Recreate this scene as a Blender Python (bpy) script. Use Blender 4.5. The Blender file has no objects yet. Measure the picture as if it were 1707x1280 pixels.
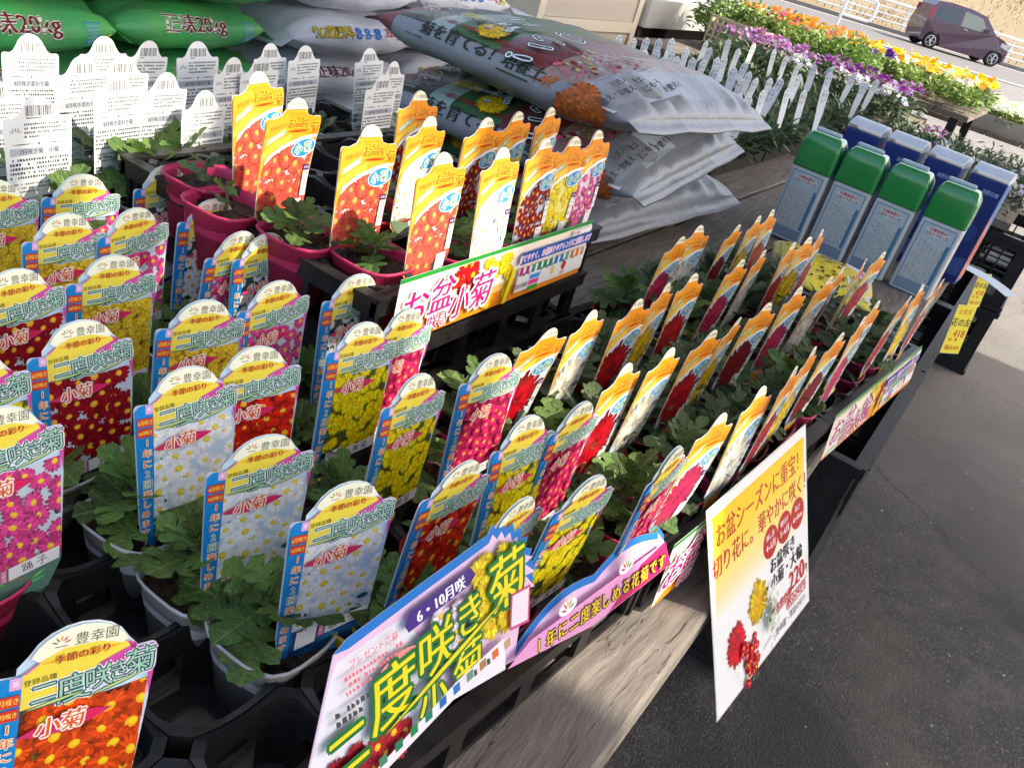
import bpy, bmesh, math, random
import numpy as np
from mathutils import Matrix, Vector
rng = random.Random(11)
R = math.radians
scene = bpy.context.scene
col = scene.collection

# ------------------------------------------------------------------ camera
PP = np.array([853.5, 640.0]); FPX = 1493.6; ZC = 1.30
_vx = np.array([1856., 95.]) - PP; _vy = np.array([-2371., -1198.]) - PP
_dx = np.array([_vx[0], _vx[1], FPX]); _dx /= np.linalg.norm(_dx)
_dy = np.array([_vy[0], _vy[1], FPX]); _dy -= _dx * (_dx @ _dy); _dy /= np.linalg.norm(_dy)
_dz = np.cross(_dx, _dy)
RC = np.stack([_dx, _dy, _dz], 1)          # camera(x right, y down, z forward) = RC @ world
cam_data = bpy.data.cameras.new('camera'); cam = bpy.data.objects.new('camera', cam_data)
col.objects.link(cam)
_m = np.eye(4)
_m[:3, 0] = RC[0]; _m[:3, 1] = -RC[1]; _m[:3, 2] = -RC[2]
_m[:3, 3] = (0, 0, ZC)
cam.matrix_world = Matrix(_m.tolist())
cam_data.sensor_fit = 'HORIZONTAL'; cam_data.sensor_width = 36.0
cam_data.lens = 36.0 * FPX / 1707.0
cam_data.clip_start = 0.02; cam_data.clip_end = 2000
scene.camera = cam

def ray(p):
    return RC.T @ np.array([p[0] - PP[0], p[1] - PP[1], FPX])
def at_z(p, z):
    d = ray(p); t = (z - ZC) / d[2]
    return Vector((t * d[0], t * d[1], z))

# ------------------------------------------------------------------ light
SUN_EL = R(46); SUN_AZ = math.atan2(-0.80, 0.52)      # direction towards the sun in the XY plane
sdir = Vector((math.cos(SUN_EL) * math.cos(SUN_AZ), math.cos(SUN_EL) * math.sin(SUN_AZ), math.sin(SUN_EL)))
world = bpy.data.worlds.new('World'); scene.world = world; world.use_nodes = True
nt = world.node_tree; nt.nodes.clear()
wo = nt.nodes.new('ShaderNodeOutputWorld'); wb = nt.nodes.new('ShaderNodeBackground')
sk = nt.nodes.new('ShaderNodeTexSky'); sk.sky_type = 'NISHITA'; sk.sun_disc = False
sk.sun_elevation = SUN_EL; sk.sun_rotation = math.pi / 2 - SUN_AZ
sk.air_density = 0.8; sk.dust_density = 3.5; sk.ozone_density = 0.3
nt.links.new(sk.outputs[0], wb.inputs[0]); wb.inputs[1].default_value = 0.15
nt.links.new(wb.outputs[0], wo.inputs[0])
sun_d = bpy.data.lights.new('sun', 'SUN'); sun_d.energy = 2.3; sun_d.angle = R(0.53); sun_d.color = (1, 0.95, 0.87)
sun = bpy.data.objects.new('sun', sun_d); col.objects.link(sun)
sun.rotation_euler = sdir.to_track_quat('Z', 'Y').to_euler(); sun.location = sdir * 20
vs = scene.view_settings; vs.view_transform = 'Standard'; vs.look = 'None'; vs.exposure = 1.85; vs.gamma = 1; vs.use_curve_mapping = False
vs.use_white_balance = True; vs.white_balance_temperature = 7000; vs.white_balance_tint = 10
scene.cycles.max_bounces = 8; scene.cycles.diffuse_bounces = 4; scene.cycles.transparent_max_bounces = 12

# ------------------------------------------------------------------ helpers
def lin(c):
    c = [x / 255.0 if max(c) > 1 else x for x in c]
    return tuple((x / 12.92 if x <= 0.04045 else ((x + 0.055) / 1.055) ** 2.4) for x in c[:3])

def material(name, base=(0.5, 0.5, 0.5), rough=0.6, attr=False, spec=0.4, noise=None, bump=None, transl=0.0, coat=0.0, metal=0.0, rand=0.0, alpha=None, trans=0.0):
    """noise=(scale, amount, second colour, stretch)  bump=(scale, strength, distance)"""
    m = bpy.data.materials.new(name); m.use_nodes = True
    t = m.node_tree; b = t.nodes['Principled BSDF']; L = t.links
    b.inputs['Roughness'].default_value = rough; b.inputs['Specular IOR Level'].default_value = spec
    b.inputs['Metallic'].default_value = metal; b.inputs['Coat Weight'].default_value = coat
    b.inputs['Transmission Weight'].default_value = trans
    src = None
    if attr:
        a = t.nodes.new('ShaderNodeVertexColor'); a.layer_name = 'Col'; src = a.outputs['Color']
    else:
        rgb = t.nodes.new('ShaderNodeRGB'); rgb.outputs[0].default_value = (*base, 1); src = rgb.outputs[0]
    tc = None
    if noise or bump:
        tc = t.nodes.new('ShaderNodeTexCoord')
    if noise:
        n = t.nodes.new('ShaderNodeTexNoise'); n.inputs['Scale'].default_value = noise[0]; n.inputs['Detail'].default_value = 6; n.inputs['Roughness'].default_value = 0.65
        mp = t.nodes.new('ShaderNodeMapping'); mp.inputs['Scale'].default_value = noise[3] if len(noise) > 3 else (1, 1, 1)
        L.new(tc.outputs['Object'], mp.inputs[0]); L.new(mp.outputs[0], n.inputs['Vector'])
        r = t.nodes.new('ShaderNodeMapRange'); r.inputs['From Min'].default_value = 0.35; r.inputs['From Max'].default_value = 0.7
        r.inputs['To Max'].default_value = noise[1]
        L.new(n.outputs[0], r.inputs[0])
        mx = t.nodes.new('ShaderNodeMix'); mx.data_type = 'RGBA'
        L.new(r.outputs[0], mx.inputs[0]); L.new(src, mx.inputs[6]); mx.inputs[7].default_value = (*noise[2], 1)
        src = mx.outputs[2]
    if rand:
        oi = t.nodes.new('ShaderNodeObjectInfo'); hs = t.nodes.new('ShaderNodeHueSaturation')
        r = t.nodes.new('ShaderNodeMapRange'); r.inputs['To Min'].default_value = 1 - rand; r.inputs['To Max'].default_value = 1 + rand
        L.new(oi.outputs['Random'], r.inputs[0]); L.new(r.outputs[0], hs.inputs['Value']); L.new(src, hs.inputs['Color'])
        src = hs.outputs[0]
    L.new(src, b.inputs['Base Color'])
    if bump:
        n = t.nodes.new('ShaderNodeTexNoise'); n.inputs['Scale'].default_value = bump[0]; n.inputs['Detail'].default_value = 5
        if len(bump) > 3:
            mp = t.nodes.new('ShaderNodeMapping'); mp.inputs['Scale'].default_value = bump[3]; L.new(tc.outputs['Object'], mp.inputs[0]); L.new(mp.outputs[0], n.inputs['Vector'])
        else:
            L.new(tc.outputs['Object'], n.inputs['Vector'])
        bp = t.nodes.new('ShaderNodeBump'); bp.inputs['Strength'].default_value = bump[1]; bp.inputs['Distance'].default_value = bump[2]
        L.new(n.outputs[0], bp.inputs['Height']); L.new(bp.outputs[0], b.inputs['Normal'])
    if transl > 0:
        tr = t.nodes.new('ShaderNodeBsdfTranslucent'); L.new(src, tr.inputs[0])
        ms = t.nodes.new('ShaderNodeMixShader'); ms.inputs[0].default_value = transl
        L.new(b.outputs[0], ms.inputs[1]); L.new(tr.outputs[0], ms.inputs[2])
        L.new(ms.outputs[0], t.nodes['Material Output'].inputs[0])
    if alpha is not None:
        b.inputs['Alpha'].default_value = alpha
    return m

class MB:
    """collects polygons; build() links them as one mesh object"""
    def __init__(s): s.v = []; s.f = []; s.c = []; s.cur = None
    def add(s, vs_, fs, c=None):
        o = len(s.v); s.v.extend([tuple(p) for p in vs_]); s.f.extend([tuple(i + o for i in f) for f in fs])
        s.c.extend([c or s.cur or (0.5, 0.5, 0.5)] * len(fs))
    def box(s, x0, x1, y0, y1, z0, z1, c=None, M=None):
        p = [(x0, y0, z0), (x1, y0, z0), (x1, y1, z0), (x0, y1, z0), (x0, y0, z1), (x1, y0, z1), (x1, y1, z1), (x0, y1, z1)]
        if M is not None: p = [M @ Vector(q) for q in p]
        s.add(p, [(0, 3, 2, 1), (4, 5, 6, 7), (0, 1, 5, 4), (1, 2, 6, 5), (2, 3, 7, 6), (3, 0, 4, 7)], c)
    def bar(s, a, b, w, h=None, c=None, n=4):
        a = Vector(a); b = Vector(b); h = h or w; d = (b - a).normalized()
        up = Vector((0, 0, 1)) if abs(d.z) < 0.9 else Vector((0, 1, 0))
        x = d.cross(up).normalized(); y = x.cross(d)
        ring = []
        for q in (a, b):
            for k in range(n):
                t = 2 * math.pi * (k + 0.5) / n; q2 = q + x * math.cos(t) * w * 0.5 * (1.414 if n == 4 else 1) + y * math.sin(t) * h * 0.5 * (1.414 if n == 4 else 1)
                ring.append(q2)
        s.add(ring, [tuple(range(n))[::-1], tuple(range(n, 2 * n))] + [(k, (k + 1) % n, n + (k + 1) % n, n + k) for k in range(n)], c)
    def loft(s, rings, close=True, cap0=True, cap1=True, c=None):
        n = len(rings[0]); vs_ = [p for r in rings for p in r]; fs = []
        for i in range(len(rings) - 1):
            for k in range(n if close else n - 1):
                fs.append((i * n + k, i * n + (k + 1) % n, (i + 1) * n + (k + 1) % n, (i + 1) * n + k))
        if cap0: fs.append(tuple(range(n))[::-1])
        if cap1: fs.append(tuple(range((len(rings) - 1) * n, len(rings) * n)))
        s.add(vs_, fs, c)
    def mesh(s, name, mats, smooth=False, colors=False):
        me = bpy.data.meshes.new(name); me.from_pydata(s.v, [], s.f); me.update()
        for m in (mats if isinstance(mats, (list, tuple)) else [mats]): me.materials.append(m)
        if smooth: me.polygons.foreach_set('use_smooth', [True] * len(me.polygons))
        if colors:
            at = me.color_attributes.new('Col', 'FLOAT_COLOR', 'CORNER')
            arr = np.ones((len(me.loops), 4), dtype=np.float32)
            cnt = np.array([len(f) for f in s.f])
            if cnt.sum() == len(me.loops):
                arr[:, :3] = np.repeat(np.array(s.c, dtype=np.float32)[:, :3], cnt, axis=0)
            at.data.foreach_set('color', arr.ravel())
        return me
    def build(s, name, mats, parent=None, smooth=False, colors=False):
        return link(name, s.mesh(name, mats, smooth, colors), parent)

def link(name, me, parent=None, loc=None, rot=None, scale=None, M=None):
    o = bpy.data.objects.new(name, me); col.objects.link(o)
    if parent is not None: o.parent = parent
    if M is not None: o.matrix_basis = M
    if loc is not None: o.location = loc
    if rot is not None: o.rotation_euler = rot
    if scale is not None: o.scale = scale
    return o
def tag(o, label=None, cat=None, group=None, kind=None):
    if label: o['label'] = label
    if cat: o['category'] = cat
    if group: o['group'] = group
    if kind: o['kind'] = kind
    return o
def thing(name, label, cat, loc=(0, 0, 0), rz=0, group=None):
    o = bpy.data.objects.new(name, None); col.objects.link(o); o.empty_display_size = 0.05
    o.location = loc; o.rotation_euler = (0, 0, rz)
    return tag(o, label, cat, group)

# ------------------------------------------------------------------ flat print (labels, banners, signs)
_txt = {}
def glyphs(sx, res=2):
    k = (sx, res)
    if k not in _txt:
        c = bpy.data.curves.new('t', 'FONT'); c.body = sx; c.size = 1; c.resolution_u = res; c.align_x = 'LEFT'
        o = bpy.data.objects.new('t', c); col.objects.link(o)
        m = bpy.data.meshes.new_from_object(o)
        v = np.array([(q.co.x, q.co.y) for q in m.vertices]).reshape(-1, 2); f = [tuple(p.vertices) for p in m.polygons]
        bpy.data.objects.remove(o); bpy.data.curves.remove(c); bpy.data.meshes.remove(m)
        if len(v): v = v - np.array([(v[:, 0].min() + v[:, 0].max()) / 2, (v[:, 1].min() + v[:, 1].max()) / 2])
        _txt[k] = (v, f)
    return _txt[k]

def clip(poly, x0, x1, y0, y1):
    def cut(p, ax, lim, sgn):
        out = []
        for i in range(len(p)):
            a, b = p[i - 1], p[i]; da = sgn * (a[ax] - lim); db = sgn * (b[ax] - lim)
            if (da >= 0) != (db >= 0):
                t = da / (da - db); out.append((a[0] + t * (b[0] - a[0]), a[1] + t * (b[1] - a[1])))
            if db >= 0: out.append(b)
        return out
    for ax, lim, sg in ((0, x0, 1), (0, x1, -1), (1, y0, 1), (1, y1, -1)):
        if len(poly) < 3: return []
        poly = cut(poly, ax, lim, sg)
    return poly if len(poly) >= 3 else []

class Art:
    """flat printed artwork in millimetres, each ink layer a hair above the last"""
    def __init__(s, dz=0.009): s.V = []; s.F = []; s.C = []; s.z = 0.0; s.dz = dz; s.sh = 0.0; s.clipbox = None
    def up(s): s.z += s.dz
    def raw(s, pts, faces, c):
        o = len(s.V); s.V.extend([(p[0] + s.sh * p[1], p[1], s.z) for p in pts]); s.F.extend([tuple(i + o for i in f) for f in faces]); s.C.extend([lin(c)] * len(faces))
    def poly(s, pts, c, up=True):
        if s.clipbox: pts = clip(list(pts), *s.clipbox)
        if len(pts) < 3: return
        if up: s.up()
        s.raw(pts, [tuple(range(len(pts)))], c)
    def rect(s, x0, y0, x1, y1, c, up=True): s.poly([(x0, y0), (x1, y0), (x1, y1), (x0, y1)], c, up)
    def ell(s, x, y, a, b, c, rot=0, n=18, up=True):
        ca, sa = math.cos(rot), math.sin(rot)
        s.poly([(x + a * math.cos(t) * ca - b * math.sin(t) * sa, y + a * math.cos(t) * sa + b * math.sin(t) * ca) for t in [2 * math.pi * k / n for k in range(n)]], c, up)
    def lens(s, x, y, a, b, c, rot=0):
        n = 7; ca, sa = math.cos(rot), math.sin(rot)
        pts = [(-a + 2 * a * k / n, b * math.sin(math.pi * k / n)) for k in range(n + 1)] + [(a - 2 * a * k / n, -b * math.sin(math.pi * k / n)) for k in range(1, n)]
        s.poly([(x + p[0] * ca - p[1] * sa, y + p[0] * sa + p[1] * ca) for p in pts], c)
    def text(s, t, x, y, size, c, out=None, ow=0.0, rot=0, sx=1.0, shear=0.0, bold=0.0, no=6, res=2):
        v, f = glyphs(t, res)
        if not len(v): return
        ca, sa = math.cos(rot), math.sin(rot)
        w = np.stack([v[:, 0] * size * sx + v[:, 1] * size * shear, v[:, 1] * size], 1)
        w = np.stack([w[:, 0] * ca - w[:, 1] * sa + x, w[:, 0] * sa + w[:, 1] * ca + y], 1)
        if out:
            for k in range(no):
                s.up(); a = 2 * math.pi * k / no; s.raw(w + np.array([math.cos(a) * ow, math.sin(a) * ow]), f, out)
        if bold:
            for d in (-bold, bold):
                s.up(); s.raw(w + np.array([d, 0.0]), f, c)
        s.up(); s.raw(w, f, c)
    def flower(s, x, y, r, petal, centre, n=15, r2=None, squash=1.0, rot=0.0, rnd=rng, cr=0.27, pw=0.9):
        def ring(rad, n, ph, k):
            for i in range(n):
                a = ph + 2 * math.pi * i / n; da = math.pi / n * pw; rr = rad * rnd.uniform(0.86, 1.06); j = rnd.uniform(0.80, 1.12) * k if min(petal) < 225 else rnd.uniform(0.93, 1.04) * (0.95 if k < 1 else 1.0)
                pts = []
                for (q, w) in ((0.12, 0.7), (0.6, 1.0), (0.88, 0.8), (1.0, 0.0), (0.88, -0.8), (0.6, -1.0), (0.12, -0.7)):
                    t = a + w * da; px, py = q * rr * math.cos(t), q * rr * math.sin(t) * squash
                    pts.append((x + px * math.cos(rot) - py * math.sin(rot), y + px * math.sin(rot) + py * math.cos(rot)))
                s.poly(pts, tuple(min(255, max(2, ch * j)) for ch in petal), up=False)
        s.up(); ph = rnd.uniform(0, 6); ring(r, n, ph, 0.86)
        s.up(); ring(r * 0.82, n, ph + math.pi / n, 1.06)
        if r2: s.up(); ring(r * 0.55, n - 3, ph + 0.2, 0.9); s.up(); ring(r * 0.34, max(6, n - 6), ph, 1.1)
        if centre:
            s.ell(x, y, r * cr, r * cr * squash, centre, rot, 10); s.ell(x + r * 0.03, y + r * 0.04, r * cr * 0.6, r * cr * squash * 0.6, tuple(min(255, c * 1.12) for c in centre), rot, 8)
    def bouquet(s, box, petal, centre, r, n, bg, leaf=(50, 80, 40), **kw):
        x0, x1, y0, y1 = box; rr = random.Random(int(x1 * 7 + petal[0] * 3 + petal[1]))
        s.rect(x0, y0, x1, y1, bg); s.clipbox = box
        for k in range(14):
            s.ell(rr.uniform(x0, x1), rr.uniform(y0, y1), rr.uniform(2, 6), rr.uniform(1, 3), tuple(c * rr.uniform(0.5, 1.3) for c in leaf), rr.uniform(0, 3), 7)
        cand = []
        for k in range(n):
            best = max(((rr.uniform(x0, x1), rr.uniform(y0, y1)) for _ in range(9)), key=lambda p: min([math.hypot(p[0] - q[0], p[1] - q[1]) for q in cand] + [99]))
            cand.append(best)
        for (x, y) in cand:
            s.flower(x, y, r * rr.uniform(0.75, 1.15), petal, centre, squash=rr.uniform(0.7, 1.0), rot=rr.uniform(0, 3), rnd=rr, **kw)
        s.clipbox = None
    def lines(s, x0, x1, ytop, n, dy, h, c, rnd=rng, fill=0.9):
        """rows of unreadably small print"""
        s.up()
        for i in range(n):
            x = x0; y = ytop - i * dy; xe = x1 if i < n - 1 else x0 + (x1 - x0) * rnd.uniform(0.3, 0.8)
            while x < xe - h * 0.5:
                w = h * rnd.uniform(0.5, 1.0)
                if rnd.random() < fill: s.raw([(x, y), (x + w, y), (x + w * 0.9, y + h * rnd.uniform(0.5, 1)), (x, y + h)], [(0, 1, 2, 3)], c)
                x += w + h * 0.28
    def barcode(s, x0, x1, y0, y1, c=(40, 40, 40), rnd=rng):
        s.up(); x = x0
        while x < x1:
            w = rnd.choice((0.3, 0.5, 0.9)) * (x1 - x0) / 22; s.raw([(x, y0), (x + w, y0), (x + w, y1), (x, y1)], [(0, 1, 2, 3)], c); x += w + rnd.choice((0.4, 0.6, 1.0)) * (x1 - x0) / 22
    def card(s, name, outline, thick=0.5, edge=(235, 235, 230), back=(238, 238, 234), mat=None, bend=None):
        """mesh with a solid card behind the print; local X right, Z up, print faces -Y"""
        mb = MB(); n = len(outline)
        front = [(p[0] / 1000, 0.0, p[1] / 1000) for p in outline]; bk = [(p[0] / 1000, thick / 1000, p[1] / 1000) for p in outline]
        mb.add(front + bk, [tuple(range(n)), tuple(range(2 * n - 1, n - 1, -1))], lin(back))
        mb.add(front + bk, [(k, n + k, n + (k + 1) % n, (k + 1) % n) for k in range(n)], lin(edge))
        o = len(mb.v); mb.v.extend([(p[0] / 1000, -(p[2] + 0.03) / 1000, p[1] / 1000) for p in s.V]); mb.f.extend([tuple(i + o for i in f) for f in s.F]); mb.c.extend(s.C)
        if bend:
            # the card is creased along fixed lines so that every ink layer follows the same curve
            lv = [k * 0.019 for k in range(-3, 10)]; nb = MB(); bend = np.array(bend) / 1000.0
            def off(z):
                t = z / 0.019 + 3; i = max(0, min(len(lv) - 2, int(math.floor(t + 1e-6)))); u = t - i
                f = lambda q: bend[0] * (q / 0.149) ** 2 + bend[1] * (q / 0.149)
                return f(lv[i]) * (1 - u) + f(lv[i + 1]) * u
            for f_, c_ in zip(mb.f, mb.c):
                P = [mb.v[i] for i in f_]; z0 = min(p[2] for p in P); z1 = max(p[2] for p in P); ks = [k for k in range(len(lv) - 1) if lv[k] < z1 - 1e-7 and lv[k + 1] > z0 + 1e-7] or [0]
                if len(ks) == 1 or len({round(p[1], 7) for p in P}) > 1:
                    nb.add([(p[0], p[1] + off(p[2]), p[2]) for p in P], [tuple(range(len(P)))], c_); continue
                y = P[0][1]
                for k in ks:
                    q = clip([(p[0], p[2]) for p in P], -9, 9, lv[k], lv[k + 1])
                    if len(q) >= 3: nb.add([(p[0], y + off(p[1]), p[1]) for p in q], [tuple(range(len(q)))], c_)
            mb = nb
        return mb.mesh(name, mat or M_PRINT, colors=True)

M_PRINT = material('printed_plastic', attr=True, rough=0.38, spec=0.35, transl=0.12)
M_PAPER = material('printed_paper', attr=True, rough=0.45, spec=0.35, transl=0.25)
# ------------------------------------------------------------------ plant labels
def dome_outline(w=39.0, sh=127.0, top=149.0, waist=0.93, foot=0.62, dome=19.0, asym=2.0):
    pts = [(-w * 0.30, -42), (w * 0.30, -42), (w * foot * 0.8, -14), (w * foot, 0), (w * waist * 0.97, 26), (w * waist, 45), (w, sh - 12 + asym)]
    for k in range(4):
        a = k / 3 * math.pi / 2; pts.append((w - 3.5 + 3.5 * math.cos(a), sh - 3.5 + asym + 3.5 * math.sin(a)))
    pts += [(w * 0.72, sh + asym - 0.5), (dome * 1.22, sh + 2.5)]
    for k in range(9):
        a = math.pi * (0.12 + 0.76 * k / 8); pts.append((dome * 1.08 * math.cos(a), sh + (top - sh) * (0.02 + 0.98 * math.sin(a))))
    pts += [(-dome * 1.22, sh + 2.5), (-w * 0.72, sh - 0.5 - asym * 0.5)]
    for k in range(4):
        a = math.pi / 2 + k / 3 * math.pi / 2; pts.append((-w + 3.5 + 3.5 * math.cos(a), sh - 3.5 - asym * 0.5 + 3.5 * math.sin(a)))
    pts += [(-w, sh - 16), (-w * waist, 30), (-w * 0.86, 12), (-w * foot, 0), (-w * foot * 0.7, -14)]
    return pts
def inset(out, d):
    cx = sum(p[0] for p in out) / len(out); cy = 60
    return [(p[0] - d * (1 if p[0] > 0 else -1) if abs(p[0]) > d else p[0], p[1] - d * (1 if p[1] > cy else -0.0)) for p in out]
def logo(a, x, y, s):
    for k, c in enumerate(((90, 150, 60), (120, 160, 60), (230, 170, 40), (220, 80, 70), (200, 60, 110))):
        t = math.pi * (0.12 + 0.19 * (4 - k)); a.lens(x + math.cos(t) * s * 0.75, y + math.sin(t) * s * 0.75 - s * 0.2, s * 0.42, s * 0.11, c, t)
    a.rect(x - s * 0.7, y - s * 0.55, x + s * 0.7, y - s * 0.43, (120, 120, 100))

BENDS = ((5.0, -2.0), (-6.0, 3.0), (11.0, -5.0))
OUT_B = dome_outline(dome=23)
def blue_label(name, petal, centre, r, n, bg, variety, low=(45, 85, 110), leaf=(50, 80, 40), **kw):
    a = Art(); out = OUT_B; W = 39
    a.poly(inset(out, 0.3), (198, 224, 242))
    # photo of the flowers
    a.bouquet((-25.5, 36, 31, 107), petal, centre, r, n, bg, leaf, **kw)
    a.poly([(-25.5, 31), (36, 31), (35, 26), (24, 1), (-22, 1), (-25.5, 12)], low)
    for k in range(5): a.lens(rng.uniform(-18, 24), rng.uniform(4, 24), rng.uniform(4, 10), rng.uniform(0.6, 1.6), tuple(min(255, c * rng.uniform(0.7, 1.7)) for c in low), rng.uniform(-0.4, 0.6))
    a.poly([(-25.5, 107), (38, 110), (38, 122), (-25.5, 122)], (200, 226, 245)); a.lens(12, 108, 25, 2.5, (205, 228, 246), 0.04)
    # blue margin
    a.poly([(-38.7, 110), (-38.7, 122), (-35, 126), (-27, 126.5), (-25.5, 126.5), (-25.5, 12), (-23.6, 1), (-33, 12), (-36, 30)], (10, 138, 208))
    a.rect(-31, 119, -25.6, 126, (232, 176, 214)); a.rect(-29.5, 121, -27, 124, (245, 215, 235))
    # yellow and magenta heading
    a.poly([(-25.5, 106), (-25.5, 127), (-20, 131), (-8, 140), (8, 139), (27, 131.5), (9, 124), (14, 117), (-4, 108)], (248, 224, 78))
    a.poly([(27, 131.5), (21, 134.5), (28, 128), (37.9, 128.6), (38.4, 116), (37.5, 96), (35.5, 110), (30, 120), (14, 118), (10, 124)], (222, 82, 168))
    a.poly([(-25.5, 127), (-20, 131), (-16, 135), (-19, 130.5), (-24, 126.5)], (226, 110, 180))
    a.poly([(-19, 132)] + [(24.2 * math.cos(t), 127.2 + 21.4 * math.sin(t)) for t in [math.pi * (0.88 - 0.76 * k / 10) for k in range(11)]] + [(20, 133.5), (8, 137.2), (-8, 137.2)], (252, 249, 219))
    logo(a, -9.5, 140.5, 4.2); a.text('豊幸園', 7, 141, 7.2, (96, 88, 62))
    a.lens(1, 131.8, 19, 1.9, (246, 178, 60), 0.06); a.text('季節の彩り', 1, 132, 5.4, (158, 52, 40), rot=0.05, bold=0.15)
    a.text('登録品種', -17.5, 122, 3.8, (60, 60, 40), rot=0.08)
    for ch, x, y, sz in (('二', -15, 114, 14), ('度', -1.5, 113.5, 17.5), ('咲', 10.5, 116, 14.5), ('き', 20, 117.5, 12), ('菊', 30.3, 120.5, 16.5)):
        a.text(ch, x, y, sz, (42, 96, 108), out=(250, 252, 244), ow=1.5, rot=0.1, no=5)
        a.text(ch, x, y, sz, (170, 216, 180), out=(30, 62, 98), ow=0.8, rot=0.1, no=6)
    a.lens(-10, 107.8, 15, 1.3, (42, 88, 112), 0.16); a.lens(-10, 108.0, 14, 0.7, (205, 230, 120), 0.16)
    a.lens(20, 109.6, 15, 1.3, (42, 88, 112), 0.28); a.lens(20, 109.8, 14, 0.7, (205, 230, 120), 0.28)
    # little red boxes and the vertical line of text
    for y, t in ((113.5, '6月咲き'), (105.5, '10月咲き')):
        a.rect(-37.3, y - 3.3, -26.3, y + 3.3, (222, 66, 44)); a.text(t, -31.8, y, 4.3 if t[0] == '6' else 3.6, (255, 214, 90), sx=0.72, bold=0.1)
    y = 97.5
    for i, ch in enumerate('1年に2回楽しめます!'):
        c = (46, 140, 120) if i in (3, 4) else (236, 112, 30)
        a.text(ch, -30.6 - (1.2 if y < 40 else 0), y, 7.4, c, out=(255, 246, 214), ow=0.55, no=5, bold=0.12); y -= 8.5
    # small chrysanthemum caption
    a.lens(-4, 93.5, 23, 5.0, (222, 52, 110), 0.12); a.lens(-2, 94, 17, 3.2, (232, 40, 92), 0.12)
    for ch, x in (('小', -12), ('菊', -0.5)):
        a.text(ch, x, 95 + 0.12 * x, 12.5, (236, 104, 32), out=(255, 250, 240), ow=1.05, rot=0.1, shear=0.12, bold=0.25, no=6)
    # name plate, and the white panel beside it
    a.poly([(-22, 15), (-6.5, 18.5), (-6.5, 35.5), (-22, 32)], (245, 243, 240)); a.lines(-20.5, -8, 31.5, 1, 2, 1.6, (214, 60, 60))
    a.poly([(-5, 22), (-0.6, 23), (-0.6, 33.5), (-5, 32.5)], (230, 120, 160)); a.text('品種名', -2.8, 27.8, 3.0, (255, 240, 246), rot=1.57)
    a.poly([(0.2, 23.2), (33.5, 30), (33.5, 40), (0.2, 33.4)], (248, 247, 244)); a.text(variety, 17, 31.8, 7.6, (40, 36, 36), rot=0.2)
    return [a.card(name, out, bend=b_) for b_ in BENDS]

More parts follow.
